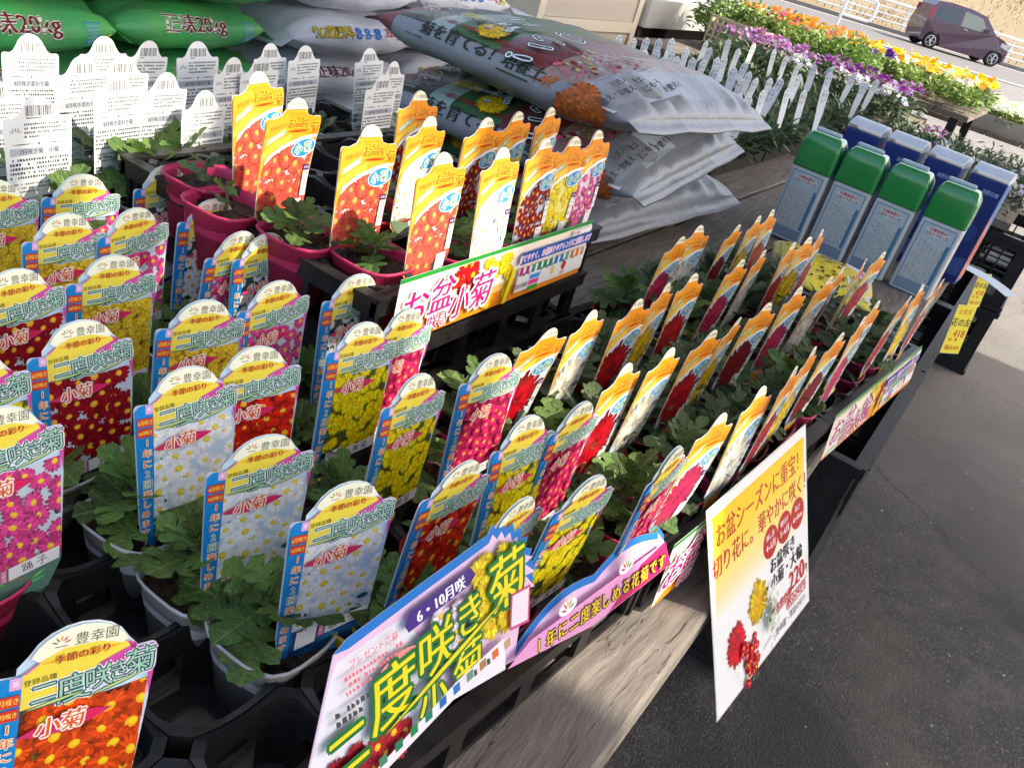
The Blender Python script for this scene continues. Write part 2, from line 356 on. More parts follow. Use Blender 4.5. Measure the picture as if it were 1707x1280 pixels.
OUT_O = dome_outline(w=43, sh=122, top=143, dome=17, waist=0.9, foot=0.5, asym=1.0)
def orange_label(name, caption, petal, centre, variety, big=False, r=9, n=16, bg=(245, 235, 225), leaf=(60, 90, 50), low=(70, 75, 70), **kw):
    a = Art(); out = OUT_O
    a.poly(inset(out, 0.4), (244, 164, 44))
    box = (-38, 39.5, 8, 100) if not big else (-38, 39.5, 6, 104)
    if not big:
        a.bouquet((-37.5, 38, 20, 96), petal, centre, r, n, bg, leaf, **kw)
        a.poly([(-37.5, 20), (38, 20), (30, 8), (20, 1), (-18, 1), (-32, 10)], low)
        a.clipbox = (-36, 30, 3, 40)
        for k in range(3): a.flower(rng.uniform(-26, 10), rng.uniform(12, 30), r * 0.9, petal, centre, **kw)
        a.clipbox = None
    else:
        a.rect(-37.5, 12, 38, 98, (206, 228, 242)); a.poly([(-37.5, 12), (38, 12), (26, 1), (-22, 1)], (120, 160, 170))
        for k in range(6): a.lens(rng.uniform(-26, 24), rng.uniform(6, 26), 11, 2.4, (70 + 20 * k, 130, 120), rng.uniform(0.3, 1.2))
        a.clipbox = (-37.5, 38, 3, 104)
        for rr, nn, k in ((41, 22, 0.72), (36, 24, 0.92), (29, 22, 1.0), (21, 18, 1.1), (13, 13, 0.95), (6, 8, 0.8)):
            a.up()
            ph = rng.uniform(0, 6)
            for i in range(nn):
                t = ph + 2 * math.pi * i / nn + rng.uniform(-0.04, 0.04); q = rr * rng.uniform(0.9, 1.12); da = math.pi / nn * 0.92; j = k * rng.uniform(0.8, 1.12)
                pts = [(-4 + q * f * math.cos(t + w * da), 46 + q * f * math.sin(t + w * da) * 1.06) for f, w in ((0.1, 0.8), (0.7, 1), (0.9, 0.75), (1, 0), (0.9, -0.75), (0.7, -1), (0.1, -0.8))]
                a.poly(pts, tuple(min(255, max(3, c * j)) for c in petal), up=False)
        a.clipbox = None
    # white arc and orange cap
    a.poly([(-39.5, 72), (-36, 84), (-18, 95), (10, 103), (40.5, 106), (41, 100), (22, 97), (-6, 90), (-24, 82), (-36, 72)], (252, 250, 244))
    a.poly([(-42.5, 60), (-42.5, 117), (-39, 120.5), (-30, 120.5), (-19, 124), (-12, 129), (13, 129), (20, 124.5), (32, 122.5), (40, 122.5), (42.4, 119), (42.4, 103), (38, 103), (14, 100), (-14, 92), (-34, 80), (-38.5, 66)], (244, 164, 46))
    a.poly([(-42.3, 76), (-24, 89), (-2, 97), (-2, 104), (-26, 96), (-42.3, 84)], (250, 212, 70))
    a.poly([(-12, 128), (-4, 106), (24, 104), (42.2, 104), (42.2, 119), (39, 122.3), (30, 122.3), (20, 124.3), (14, 128)], (250, 150, 30))
    a.poly([(18 * 1.03 * math.cos(t), 122.6 + 20 * math.sin(t)) for t in [math.pi * (0.86 - 0.72 * k / 10) for k in range(11)]], (253, 247, 214))
    logo(a, -7, 135.5, 3.6); a.text('豊幸園', 6, 136, 5.8, (96, 88, 62))
    a.text('季節の彩り', -24, 112, 5.2, (206, 96, 30), rot=0.2)
    a.poly([(-38, 92), (-12, 104.5), (-12, 111), (-38, 98.5)], (150, 192, 150)); a.text('お盆の頃に', -25, 101.6, 4.6, (244, 250, 236), rot=0.45, bold=0.1)
    for i, (ch, x, y, sz) in enumerate((('お', -4, 116, 13), ('盆', 7.5, 117.5, 13.5), ('咲', 18, 115.5, 11), ('き', 25.5, 110.5, 8.5), ('菊', 33.5, 110, 15))):
        a.text(ch, x, y, sz, (206, 74, 12), out=(255, 206, 60), ow=0.8, rot=-0.06, bold=0.35, no=5)
    a.lens(8, 107.4, 17, 1.2, (196, 60, 20), 0.02)
    a.ell(21, 88, 19, 10.5, (250, 250, 250), 0.16); a.ell(21, 88, 18, 9.5, (34, 146, 200), 0.16)
    for ch, x in ((caption[0], 13.5), (caption[1], 27.5)):
        a.text(ch, x, 88 + 0.16 * (x - 21), 12.5, (46, 140, 70), out=(250, 252, 250), ow=1.0, rot=0.14, bold=0.2, no=6)
    # name plate down the right edge
    a.rect(27.5, 62, 36.5, 68.5, (74, 44, 110)); a.text('品種名', 32, 65.2, 3.2, (240, 230, 250))
    a.rect(27.5, 32, 36.5, 61.5, (248, 248, 244))
    k = len(variety)
    for i, ch in enumerate(variety): a.text(ch, 32, 57.5 - i * 26 / max(k, 3), 26 / max(k, 3.4), (50, 46, 46))
    a.rect(14, 10, 31, 29, (240, 238, 232)); a.lines(15.5, 30, 25, 1, 3, 1.6, (90, 120, 90))
    return [a.card(name, out, bend=b_) for b_ in BENDS]

def white_label(name, heading, dark=(70, 72, 78), w=37):
    a = Art(); out = dome_outline(w=w, sh=124, top=146, dome=18, waist=0.94, foot=0.6, asym=0)
    a.barcode(-14, 15, 125, 136); a.lines(-13, 14, 122.2, 1, 2, 1.7, dark)
    a.lines(-16, 32, 115.5, 4, 4.4, 2.4, dark)
    for k in range(5):
        t = math.pi * (0.15 + 0.17 * k); a.lens(-26 + 5 * math.cos(t), 107 + 5 * math.sin(t), 2.6, 0.5, dark, t)
    a.lens(-19, 95.5, 13, 0.7, (120, 120, 124)); a.lens(19, 95.5, 13, 0.7, (120, 120, 124)); a.ell(0, 95.5, 1.6, 1.6, (110, 110, 114), 0, 8)
    a.rect(-33.5, 83.5, 33.5, 91.5, (186, 188, 194)); a.text(heading, 0, 87.4, 6.4, (44, 44, 50), sx=0.95, bold=0.1)
    a.lines(-34, 34, 77.5, 5, 4.8, 2.9, (64, 66, 74))
    a.lines(-32, 32, 51, 3, 4.2, 2.2, (104, 106, 112))
    for (x, y) in ((-33, 31), (-33, 23), (2, 31), (2, 23)):
        a.rect(x, y, x + 30, y + 6, (206, 208, 212)); a.rect(x, y, x + 11, y + 6, (84, 86, 92)); a.lines(x + 1.5, x + 10, y + 1.7, 1, 2, 2.4, (230, 230, 232)); a.lines(x + 13, x + 28, y + 1.7, 1, 2, 2.4, (90, 92, 98))
    a.lines(-28, 22, 12, 2, 5, 2.4, (110, 112, 118))
    return [a.card(name, out, edge=(240, 240, 240), bend=b_) for b_ in BENDS]

LB = dict(
    white=blue_label('label_white', (247, 248, 246), (232, 206, 60), 11.5, 30, (196, 220, 236), '銀スター', low=(36, 96, 140), leaf=(60, 90, 70)),
    daisy=blue_label('label_daisy', (244, 244, 242), (226, 170, 60), 8.4, 38, (60, 80, 74), '白星', low=(60, 80, 90), leaf=(30, 40, 34)),
    pink=blue_label('label_pink', (232, 74, 146), (244, 190, 60), 10, 38, (206, 222, 226), '踊 子', low=(96, 140, 120), leaf=(70, 110, 60)),
    rose=blue_label('label_rose', (208, 40, 100), (236, 150, 60), 7.6, 52, (150, 30, 70), '春の彩', low=(50, 60, 70), leaf=(120, 40, 60)),
    dark=blue_label('label_dark', (160, 12, 30), (240, 180, 50), 10.5, 36, (210, 220, 230), '花 火', low=(46, 60, 46), leaf=(40, 50, 30)),
    red=blue_label('label_red', (222, 38, 22), (240, 186, 50), 11, 36, (180, 30, 20), 'あやの', low=(40, 44, 44), leaf=(120, 30, 24)),
    yellow=blue_label('label_yellow', (252, 208, 56), None, 7.4, 60, (206, 160, 40), '黄 星', low=(120, 100, 40), leaf=(120, 90, 24), r2=True),
    lemon=blue_label('label_lemon', (255, 230, 30), (238, 186, 20), 9.0, 44, (84, 92, 50), '美 星', low=(50, 58, 50), leaf=(50, 60, 30)),
    orange=blue_label('label_orange', (228, 78, 26), (244, 194, 40), 12, 30, (110, 60, 40), '舞', low=(70, 80, 70), leaf=(70, 90, 50)),
)
LO = dict(
    coral=orange_label('label_coral', '小菊', (240, 92, 74), (222, 166, 80), 'ひより', r=14, n=27, bg=(250, 226, 214), leaf=(236, 150, 130), low=(70, 74, 76)),
    white=orange_label('label_daisies', '小菊', (250, 250, 246), (236, 200, 40), 'しらゆき', r=9.5, n=18, bg=(246, 246, 236), leaf=(60, 120, 50), low=(120, 140, 110)),
    dark=orange_label('label_crimson', '小菊', (146, 14, 34), (240, 176, 40), 'あかり', r=9, n=32, bg=(190, 200, 206), leaf=(50, 40, 50), low=(90, 110, 150)),
    yellow=orange_label('label_gold', '小菊', (248, 216, 36), (222, 180, 20), 'こがね', r=8.2, n=36, bg=(240, 226, 120), leaf=(90, 110, 110), low=(70, 110, 130)),
    pink=orange_label('label_mauve', '小菊', (216, 84, 150), (240, 190, 110), 'ももか', r=9.2, n=32, bg=(240, 214, 226), leaf=(90, 60, 80), low=(90, 90, 96)),
)
LD = dict(
    red=orange_label('label_big_red', '大輪', (194, 18, 34), None, '紅の舞', big=True),
    white=orange_label('label_big_white', '大輪', (252, 246, 222), None, '白の舞', big=True),
    yellow=orange_label('label_big_yellow', '大輪', (242, 200, 30), None, '黄の舞', big=True),
    pink=orange_label('label_big_pink', '大輪', (206, 46, 92), None, '桃の舞', big=True),
    dark=orange_label('label_big_dark', '大輪', (136, 12, 30), None, '赤の舞', big=True),
)
LW = dict(a=white_label('label_back', '8月咲き変わり菊'), b=white_label('label_back_july', '7月咲き菊　小菊', w=39))

def label_matrix(apex, top, yaw, lean, tilt):
    """card standing so that its top edge is at the given point"""
    M = Matrix.Rotation(yaw, 4, 'Z') @ Matrix.Rotation(-lean, 4, 'X') @ Matrix.Rotation(tilt, 4, 'Y')
    base = Vector(apex) - (M @ Vector((0, 0, top)))
    return Matrix.Translation(base) @ M, base
# ------------------------------------------------------------------ common materials
M_BLACK = material('black_plastic', (0.008, 0.008, 0.009), rough=0.4, spec=0.28, noise=(48, 0.55, (0.040, 0.034, 0.028)))
M_BLACK2 = material('crate_plastic', (0.009, 0.009, 0.010), rough=0.5, spec=0.3, noise=(12, 0.6, (0.035, 0.033, 0.03)))
M_SOIL = material('potting_soil', (0.030, 0.019, 0.012), rough=0.95, noise=(160, 1.0, (0.11, 0.065, 0.035)), bump=(260, 1.0, 0.004))
M_STEM = material('stem', (0.07, 0.10, 0.035), rough=0.7)
def leaf_material(name, a, b, tr=0.25):
    m = material(name, a, rough=0.5, spec=0.4, noise=(5, 0.9, b), transl=tr, rand=0.5, bump=(14, 0.35, 0.05))
    t = m.node_tree; L = t.links; hs = [n for n in t.nodes if n.type == 'HUE_SAT'][0]; src = hs.outputs[0]; tgt = [(l.to_node, l.to_socket) for l in src.links]
    tc = [n for n in t.nodes if n.type == 'TEX_COORD'][0]; sp = t.nodes.new('ShaderNodeSeparateXYZ'); L.new(tc.outputs['Object'], sp.inputs[0])
    def mt(op, *v):
        n = t.nodes.new('ShaderNodeMath'); n.operation = op
        for i, x in enumerate(v):
            if isinstance(x, (int, float)): n.inputs[i].default_value = x
            else: L.new(x, n.inputs[i])
        return n.outputs[0]
    ax = mt('ABSOLUTE', sp.outputs[0]); rib = mt('LESS_THAN', ax, 0.013); wv = mt('ABSOLUTE', mt('SINE', mt('MULTIPLY', mt('SUBTRACT', sp.outputs[1], mt('MULTIPLY', ax, 0.8)), 17.0))); vein = mt('LESS_THAN', wv, 0.10)
    mk = mt('MULTIPLY', mt('MAXIMUM', rib, vein), 0.55); mx = t.nodes.new('ShaderNodeMix'); mx.data_type = 'RGBA'; L.new(mk, mx.inputs[0]); L.new(src, mx.inputs[6]); mx.inputs[7].default_value = (min(1, b[0] * 1.7), min(1, b[1] * 1.5), b[2] * 1.6, 1)
    for nd, so in tgt: L.new(mx.outputs[2], so)
    # older leaves turn yellowish
    oi = [n for n in t.nodes if n.type == 'OBJECT_INFO'][0]; r2 = t.nodes.new('ShaderNodeMapRange'); r2.inputs[1].default_value = 0.0; r2.inputs[2].default_value = 1.0; r2.inputs[3].default_value = 0.485; r2.inputs[4].default_value = 0.515
    L.new(mt('FRACT', mt('MULTIPLY', oi.outputs['Random'], 7.3)), r2.inputs[0]); L.new(r2.outputs[0], hs.inputs['Hue'])
    return m
M_LEAF = leaf_material('chrysanthemum_leaf', (0.062, 0.130, 0.022), (0.120, 0.205, 0.045))
M_LEAFG = leaf_material('greyish_leaf', (0.072, 0.122, 0.048), (0.118, 0.175, 0.070))
M_POT = {k: material('pot_' + k, c, rough=0.42, transl=0.22, noise=(30, 0.25, tuple(x * 0.7 for x in c))) for k, c in dict(
    pink=(0.62, 0.038, 0.125), white=(0.62, 0.60, 0.57), yellow=(0.55, 0.42, 0.03), red=(0.50, 0.03, 0.03), maroon=(0.20, 0.012, 0.04), blush=(0.75, 0.42, 0.38)).items()}
def wood_material():
    m = bpy.data.materials.new('weathered_wood'); m.use_nodes = True; t = m.node_tree; L = t.links; b = t.nodes['Principled BSDF']
    tc = t.nodes.new('ShaderNodeTexCoord'); mp = t.nodes.new('ShaderNodeMapping'); mp.inputs['Scale'].default_value = (2.4, 30, 30)
    oi = t.nodes.new('ShaderNodeObjectInfo'); ad = t.nodes.new('ShaderNodeVectorMath'); ad.operation = 'ADD'
    cb = t.nodes.new('ShaderNodeCombineXYZ'); ml = t.nodes.new('ShaderNodeMath'); ml.operation = 'MULTIPLY'; ml.inputs[1].default_value = 37
    L.new(oi.outputs['Random'], ml.inputs[0]); L.new(ml.outputs[0], cb.inputs[0]); L.new(ml.outputs[0], cb.inputs[1])
    L.new(tc.outputs['Object'], ad.inputs[0]); L.new(cb.outputs[0], ad.inputs[1])
    warp = t.nodes.new('ShaderNodeTexNoise'); warp.inputs['Scale'].default_value = 5; L.new(ad.outputs[0], warp.inputs['Vector'])
    w2 = t.nodes.new('ShaderNodeVectorMath'); w2.operation = 'MULTIPLY_ADD'; w2.inputs[1].default_value = (0.05, 0.05, 0.05)
    L.new(warp.outputs['Color'], w2.inputs[0]); L.new(ad.outputs[0], w2.inputs[2]); L.new(w2.outputs[0], mp.inputs[0])
    n = t.nodes.new('ShaderNodeTexNoise'); n.inputs['Scale'].default_value = 3.2; n.inputs['Detail'].default_value = 9; n.inputs['Roughness'].default_value = 0.7
    L.new(mp.outputs[0], n.inputs['Vector'])
    cr = t.nodes.new('ShaderNodeValToRGB'); e = cr.color_ramp.elements
    e[0].position = 0.28; e[0].color = (0.10, 0.085, 0.07, 1); e[1].position = 0.72; e[1].color = (0.275, 0.24, 0.20, 1)
    e2 = cr.color_ramp.elements.new(0.5); e2.color = (0.18, 0.156, 0.13, 1)
    L.new(n.outputs[0], cr.inputs[0])
    st = t.nodes.new('ShaderNodeTexNoise'); st.inputs['Scale'].default_value = 7; st.inputs['Detail'].default_value = 5; L.new(ad.outputs[0], st.inputs['Vector'])
    mr = t.nodes.new('ShaderNodeMapRange'); mr.inputs[1].default_value = 0.45; mr.inputs[2].default_value = 0.75; mr.inputs[4].default_value = 0.45; L.new(st.outputs[0], mr.inputs[0])
    mx = t.nodes.new('ShaderNodeMix'); mx.data_type = 'RGBA'; L.new(mr.outputs[0], mx.inputs[0]); L.new(cr.outputs[0], mx.inputs[6]); mx.inputs[7].default_value = (0.12, 0.105, 0.09, 1)
    # knots
    v = t.nodes.new('ShaderNodeTexVoronoi'); v.inputs['Scale'].default_value = 3.6; mk = t.nodes.new('ShaderNodeMapping'); mk.inputs['Scale'].default_value = (0.8, 1.5, 0.2)
    L.new(ad.outputs[0], mk.inputs[0]); L.new(mk.outputs[0], v.inputs['Vector'])
    kr = t.nodes.new('ShaderNodeMapRange'); kr.inputs[1].default_value = 0.075; kr.inputs[2].default_value = 0.045; L.new(v.outputs['Distance'], kr.inputs[0])
    mx2 = t.nodes.new('ShaderNodeMix'); mx2.data_type = 'RGBA'; L.new(kr.outputs[0], mx2.inputs[0]); L.new(mx.outputs[2], mx2.inputs[6]); mx2.inputs[7].default_value = (0.10, 0.07, 0.05, 1)
    # drying cracks along the grain
    mc = t.nodes.new('ShaderNodeMapping'); mc.inputs['Scale'].default_value = (0.9, 16, 16); L.new(w2.outputs[0], mc.inputs[0]); nc = t.nodes.new('ShaderNodeTexNoise'); nc.inputs['Scale'].default_value = 2.1; nc.inputs['Detail'].default_value = 4; L.new(mc.outputs[0], nc.inputs['Vector'])
    ab = t.nodes.new('ShaderNodeMath'); ab.operation = 'SUBTRACT'; ab.inputs[1].default_value = 0.5; L.new(nc.outputs[0], ab.inputs[0]); aa = t.nodes.new('ShaderNodeMath'); aa.operation = 'ABSOLUTE'; L.new(ab.outputs[0], aa.inputs[0])
    cr2 = t.nodes.new('ShaderNodeMapRange'); cr2.inputs[1].default_value = 0.006; cr2.inputs[2].default_value = 0.001; cr2.inputs[4].default_value = 0.85; L.new(aa.outputs[0], cr2.inputs[0])
    mx3 = t.nodes.new('ShaderNodeMix'); mx3.data_type = 'RGBA'; L.new(cr2.outputs[0], mx3.inputs[0]); L.new(mx2.outputs[2], mx3.inputs[6]); mx3.inputs[7].default_value = (0.035, 0.028, 0.022, 1)
    L.new(mx3.outputs[2], b.inputs['Base Color']); b.inputs['Roughness'].default_value = 0.85; b.inputs['Specular IOR Level'].default_value = 0.2
    bp = t.nodes.new('ShaderNodeBump'); bp.inputs['Strength'].default_value = 0.7; bp.inputs['Distance'].default_value = 0.004; L.new(n.outputs[0], bp.inputs['Height']); L.new(bp.outputs[0], b.inputs['Normal'])
    return m
M_WOOD = wood_material()

def ground_material():
    m = bpy.data.materials.new('asphalt'); m.use_nodes = True; t = m.node_tree; L = t.links; b = t.nodes['Principled BSDF']
    tc = t.nodes.new('ShaderNodeTexCoord')
    def noise(sc, det=6, rough=0.6):
        n = t.nodes.new('ShaderNodeTexNoise'); n.inputs['Scale'].default_value = sc; n.inputs['Detail'].default_value = det; n.inputs['Roughness'].default_value = rough; L.new(tc.outputs['Object'], n.inputs['Vector']); return n
    def mix(fac, a, bcol):
        x = t.nodes.new('ShaderNodeMix'); x.data_type = 'RGBA'; L.new(fac, x.inputs[0])
        if isinstance(a, tuple): x.inputs[6].default_value = (*a, 1)
        else: L.new(a, x.inputs[6])
        if isinstance(bcol, tuple): x.inputs[7].default_value = (*bcol, 1)
        else: L.new(bcol, x.inputs[7])
        return x.outputs[2]
    def rng_(o, a, b_, hi=1.0):
        r = t.nodes.new('ShaderNodeMapRange'); r.inputs[1].default_value = a; r.inputs[2].default_value = b_; r.inputs[4].default_value = hi; L.new(o, r.inputs[0]); return r.outputs[0]
    vg = t.nodes.new('ShaderNodeTexVoronoi'); vg.inputs['Scale'].default_value = 260; L.new(tc.outputs['Object'], vg.inputs['Vector']); grain = noise(300, 4); patch = noise(2.3, 7, 0.7); dust = noise(5.5, 8, 0.75); big = noise(0.5, 5)
    c = mix(rng_(grain.outputs[0], 0.35, 0.7), (0.030, 0.030, 0.032), (0.066, 0.065, 0.066))
    sc_ = t.nodes.new('ShaderNodeSeparateColor'); L.new(vg.outputs['Color'], sc_.inputs[0]); c = mix(rng_(sc_.outputs[0], 0.72, 0.95, 0.75), c, (0.15, 0.145, 0.14)); c = mix(rng_(sc_.outputs[1], 0.6, 0.95, 0.8), c, (0.022, 0.022, 0.024))
    c = mix(rng_(patch.outputs[0], 0.45, 0.7, 0.6), c, (0.055, 0.052, 0.050))
    c = mix(rng_(dust.outputs[0], 0.50, 0.74, 0.8), c, (0.115, 0.108, 0.10))
    stain = noise(1.7, 6, 0.7); c = mix(rng_(stain.outputs[0], 0.52, 0.66, 0.7), c, (0.098, 0.086, 0.072)); damp = noise(1.1, 4); c = mix(rng_(damp.outputs[0], 0.54, 0.62, 0.7), c, (0.020, 0.020, 0.022))
    # the paving turns into paler worn concrete further along
    sx = t.nodes.new('ShaderNodeSeparateXYZ'); L.new(tc.outputs['Object'], sx.inputs[0])
    sm = t.nodes.new('ShaderNodeMath'); sm.operation = 'MULTIPLY_ADD'; sm.inputs[1].default_value = 1.6; L.new(big.outputs[0], sm.inputs[0]); L.new(sx.outputs[0], sm.inputs[2])
    conc = mix(rng_(patch.outputs[0], 0.3, 0.7), (0.20, 0.19, 0.178), (0.14, 0.133, 0.126))
    c = mix(rng_(sm.outputs[0], 3.2, 5.0), c, conc)
    # cracks
    v = t.nodes.new('ShaderNodeTexVoronoi'); v.feature = 'DISTANCE_TO_EDGE'; v.inputs['Scale'].default_value = 0.62
    wv = t.nodes.new('ShaderNodeVectorMath'); wv.operation = 'MULTIPLY_ADD'; wv.inputs[1].default_value = (0.35, 0.35, 0); L.new(patch.outputs['Color'], wv.inputs[0]); L.new(tc.outputs['Object'], wv.inputs[2]); L.new(wv.outputs[0], v.inputs['Vector'])
    cm = t.nodes.new('ShaderNodeMath'); cm.operation = 'MULTIPLY'; L.new(rng_(v.outputs['Distance'], 0.007, 0.002), cm.inputs[0]); L.new(rng_(big.outputs[0], 0.48, 0.62, 0.55), cm.inputs[1]); ck = cm.outputs[0]; c = mix(ck, c, (0.018, 0.018, 0.018))
    L.new(c, b.inputs['Base Color']); b.inputs['Roughness'].default_value = 0.82; b.inputs['Specular IOR Level'].default_value = 0.3
    bp = t.nodes.new('ShaderNodeBump'); bp.inputs['Strength'].default_value = 1.0; bp.inputs['Distance'].default_value = 0.0028
    ad = t.nodes.new('ShaderNodeMath'); ad.operation = 'MULTIPLY_ADD'; ad.inputs[1].default_value = -0.8; L.new(ck, ad.inputs[0]); vs2 = t.nodes.new('ShaderNodeMath'); vs2.operation = 'MULTIPLY_ADD'; vs2.inputs[1].default_value = -0.9; L.new(vg.outputs['Distance'], vs2.inputs[0]); L.new(grain.outputs[0], vs2.inputs[2]); L.new(vs2.outputs[0], ad.inputs[2]); L.new(ad.outputs[0], bp.inputs['Height']); L.new(bp.outputs[0], b.inputs['Normal'])
    return m

# ------------------------------------------------------------------ the setting
mb = MB(); mb.add([(-12, -30, 0), (30, -30, 0), (30, 40, 0), (-12, 40, 0)], [(0, 1, 2, 3)])
tag(mb.build('ground', ground_material()), kind='structure')
_g = MB(); _r = random.Random(77)
for k in range(900):
    x, y = _r.uniform(0.6, 4.5), _r.uniform(-1.6, 0.25); s = _r.choice((0.0015, 0.002, 0.003, 0.0045)) * _r.uniform(0.7, 1.3); c = lin(_r.choice(((120, 112, 104), (150, 140, 126), (96, 92, 90), (132, 110, 84), (170, 164, 150))))
    p = [(x + s * math.cos(a) * _r.uniform(0.7, 1.2), y + s * math.sin(a) * _r.uniform(0.7, 1.2), 0.0) for a in (0, 1.57, 3.14, 4.71)]; _g.add(p + [(x, y, s * 0.8)], [(0, 1, 4), (1, 2, 4), (2, 3, 4), (3, 0, 4)], c)
tag(_g.build('grit', material('grit', attr=True, rough=0.9), colors=True), 'fine loose grit scattered over the dark paving', 'grit', kind='stuff')

# table of weathered planks on crates
def plank(x0, x1, y0, y1, zt, th, parent, name='plank', seed=0):
    b = MB(); r = random.Random(seed + int(x0 * 100 + y0 * 1000)); nx = 9
    rings = []
    for i in range(nx + 1):
        x = x0 + (x1 - x0) * i / nx; d = r.uniform(-0.0025, 0.0025); e = r.uniform(-0.003, 0.003); c = 0.004
        rings.append([(x, y0 + e, zt - th), (x, y1 + e, zt - th), (x, y1 + e, zt - c + d), (x, y1 - c + e, zt + d), (x, y0 + c + e, zt + d), (x, y0 + e, zt - c + d)])
    b.loft(rings); return b.build(name, M_WOOD, parent)
ZT = 0.68
tbl = thing('plank_table', 'long display table of weathered grey planks carrying the chrysanthemum trays', 'table', (0, 0, 0))
ys = [0.078, 0.268, 0.476, 0.688, 0.900, 1.11, 1.32]
for i in range(6):
    jx = (2.33, 1.62, 2.05, 2.34, 1.5, 2.2)[i]
    plank(-0.55, jx - 0.004, ys[i], ys[i + 1] - 0.007, ZT - (0.002 if i % 2 else 0), 0.034, tbl, seed=i)
    plank(jx + 0.004, 3.5, ys[i], ys[i + 1] - 0.007, ZT - 0.003 - (0.002 if i % 3 else 0), 0.034, tbl, seed=i + 20)
for x in (-0.4, 1.75, 3.3):
    b = MB(); b.box(x, x + 0.09, 0.10, 1.30, ZT - 0.105, ZT - 0.040); b.build('crossbeam', M_WOOD, tbl)

_lat = {}
def crate_meshes(L, W, H):
    k = (L, W, H)
    if k in _lat: return _lat[k]
    def panel(l):
        b = MB(); t = 0.012
        b.box(0, l, 0, t, 0, 0.055); b.box(0, l, 0, t, H - 0.05, H); b.box(0, 0.05, 0, t, 0.055, H - 0.05); b.box(l - 0.05, l, 0, t, 0.055, H - 0.05)
        b.box(-0.004, l + 0.004, -0.012, 0, H - 0.022, H)                      # lip
        b.box(0.0, l, -0.008, 0, 0.0, 0.02)
        n = max(2, int((l - 0.1) / 0.046)); mrow = max(2, int((H - 0.105) / 0.044))
        for i in range(1, n): x = 0.05 + (l - 0.1) * i / n; b.box(x - 0.0032, x + 0.0032, 0.002, 0.009, 0.055, H - 0.05)
        for j in range(1, mrow): z = 0.055 + (H - 0.105) * j / mrow; b.box(0.05, l - 0.05, 0.0035, 0.0075, z - 0.0032, z + 0.0032)
        x = l * 0.5; b.box(x - 0.011, x + 0.011, -0.007, 0.011, 0.02, H - 0.022)
        return b.mesh('crate_panel', M_BLACK2)
    bt = MB(); bt.box(0.01, L - 0.01, 0.01, W - 0.01, 0.006, 0.016)
    ft = MB(); ft.box(0.0, L, 0.0, 0.04, -0.0, 0.012)
    _lat[k] = (panel(L), panel(W), bt.mesh('crate_base', M_BLACK2))
    return _lat[k]
def crate(x, y, z, L, W, H, label, rz=0, group=None):
    t = thing('plastic_crate', label, 'crate', (x, y, z), rz, group)
    pl, pw, bt = crate_meshes(L, W, H)
    link('side_panel', pl, t, (0, 0, 0)); link('side_panel', pl, t, (L, W, 0), (0, 0, math.pi))
    link('end_panel', pw, t, (L - 0.0005, 0, 0), (0, 0, math.pi / 2), (1, 1, 0.999)); link('end_panel', pw, t, (0.0005, W, 0), (0, 0, -math.pi / 2), (1, 1, 0.999))
    link('base', bt, t)
    return t
for i, x in enumerate((1.56, 2.19, 2.82)):
    for k in range(2):
        crate(x, 0.028, k * 0.287, 0.61, 0.42, 0.283, ('upper' if k else 'lower') + (' black mesh crate in the stack closest to the price sign', ' black mesh crate in the middle stack under the table', ' black mesh crate in the stack under the blue cartons')[i], 0, 'mesh crates under the plank table')
for k in range(2):
    crate(-0.5, 0.15, k * 0.287, 0.61, 0.42, 0.283, 'black mesh crate supporting the near end of the plank table', 0, 'crates at the near end of the table')

# ------------------------------------------------------------------ trays
TA = R(-5.5)                                   # the tray rows run slightly askew to the planks
TU = Vector((math.cos(TA), math.sin(TA), 0)); TV = Vector((-math.sin(TA), math.cos(TA), 0))
PITCH = 0.0925
def sq(r, n=24, p=4.0):
    out = []
    for k in range(n):
        a = 2 * math.pi * (k + 0.5) / n; c, s_ = math.cos(a), math.sin(a); q = r / (abs(c) ** p + abs(s_) ** p) ** (1 / p); out.append((q * c, q * s_))
    return out
def cell_mesh(h):
    b = MB(); n = 24; g = PITCH / 2
    o = sq(g - 0.0006, n, 30); i0 = sq(g * 0.90, n, 4); i1 = sq(g * 0.80, n, 4)
    zc = lambda p: h - 0.002 + 0.013 * (min(abs(p[0]), abs(p[1])) / g) ** 2 - 0.006
    ring = [[(p[0], p[1], h - 0.03) for p in o], [(p[0], p[1], zc(p)) for p in o], [(p[0], p[1], zc(p) + 0.0015) for p in i0], [(p[0] * 0.985, p[1] * 0.985, h * 0.6) for p in i0], [(p[0], p[1], 0.012) for p in i1], [(p[0] * 0.6, p[1] * 0.6, 0.010) for p in i1]]
    b.loft(ring, cap0=False, cap1=False)
    keep = []                                   # slots open the cell walls between their corner posts
    for q, f in enumerate(b.f):
        seg, k = divmod(q, n); a = ((k + 1.0) / n * 360) % 90
        if seg == 3 and (a < 20 or a > 70): continue
        keep.append(q)
    b.f = [b.f[q] for q in keep]; b.c = [b.c[q] for q in keep]
    return b.mesh('tray_cell', M_BLACK, smooth=False)
_cells = {}
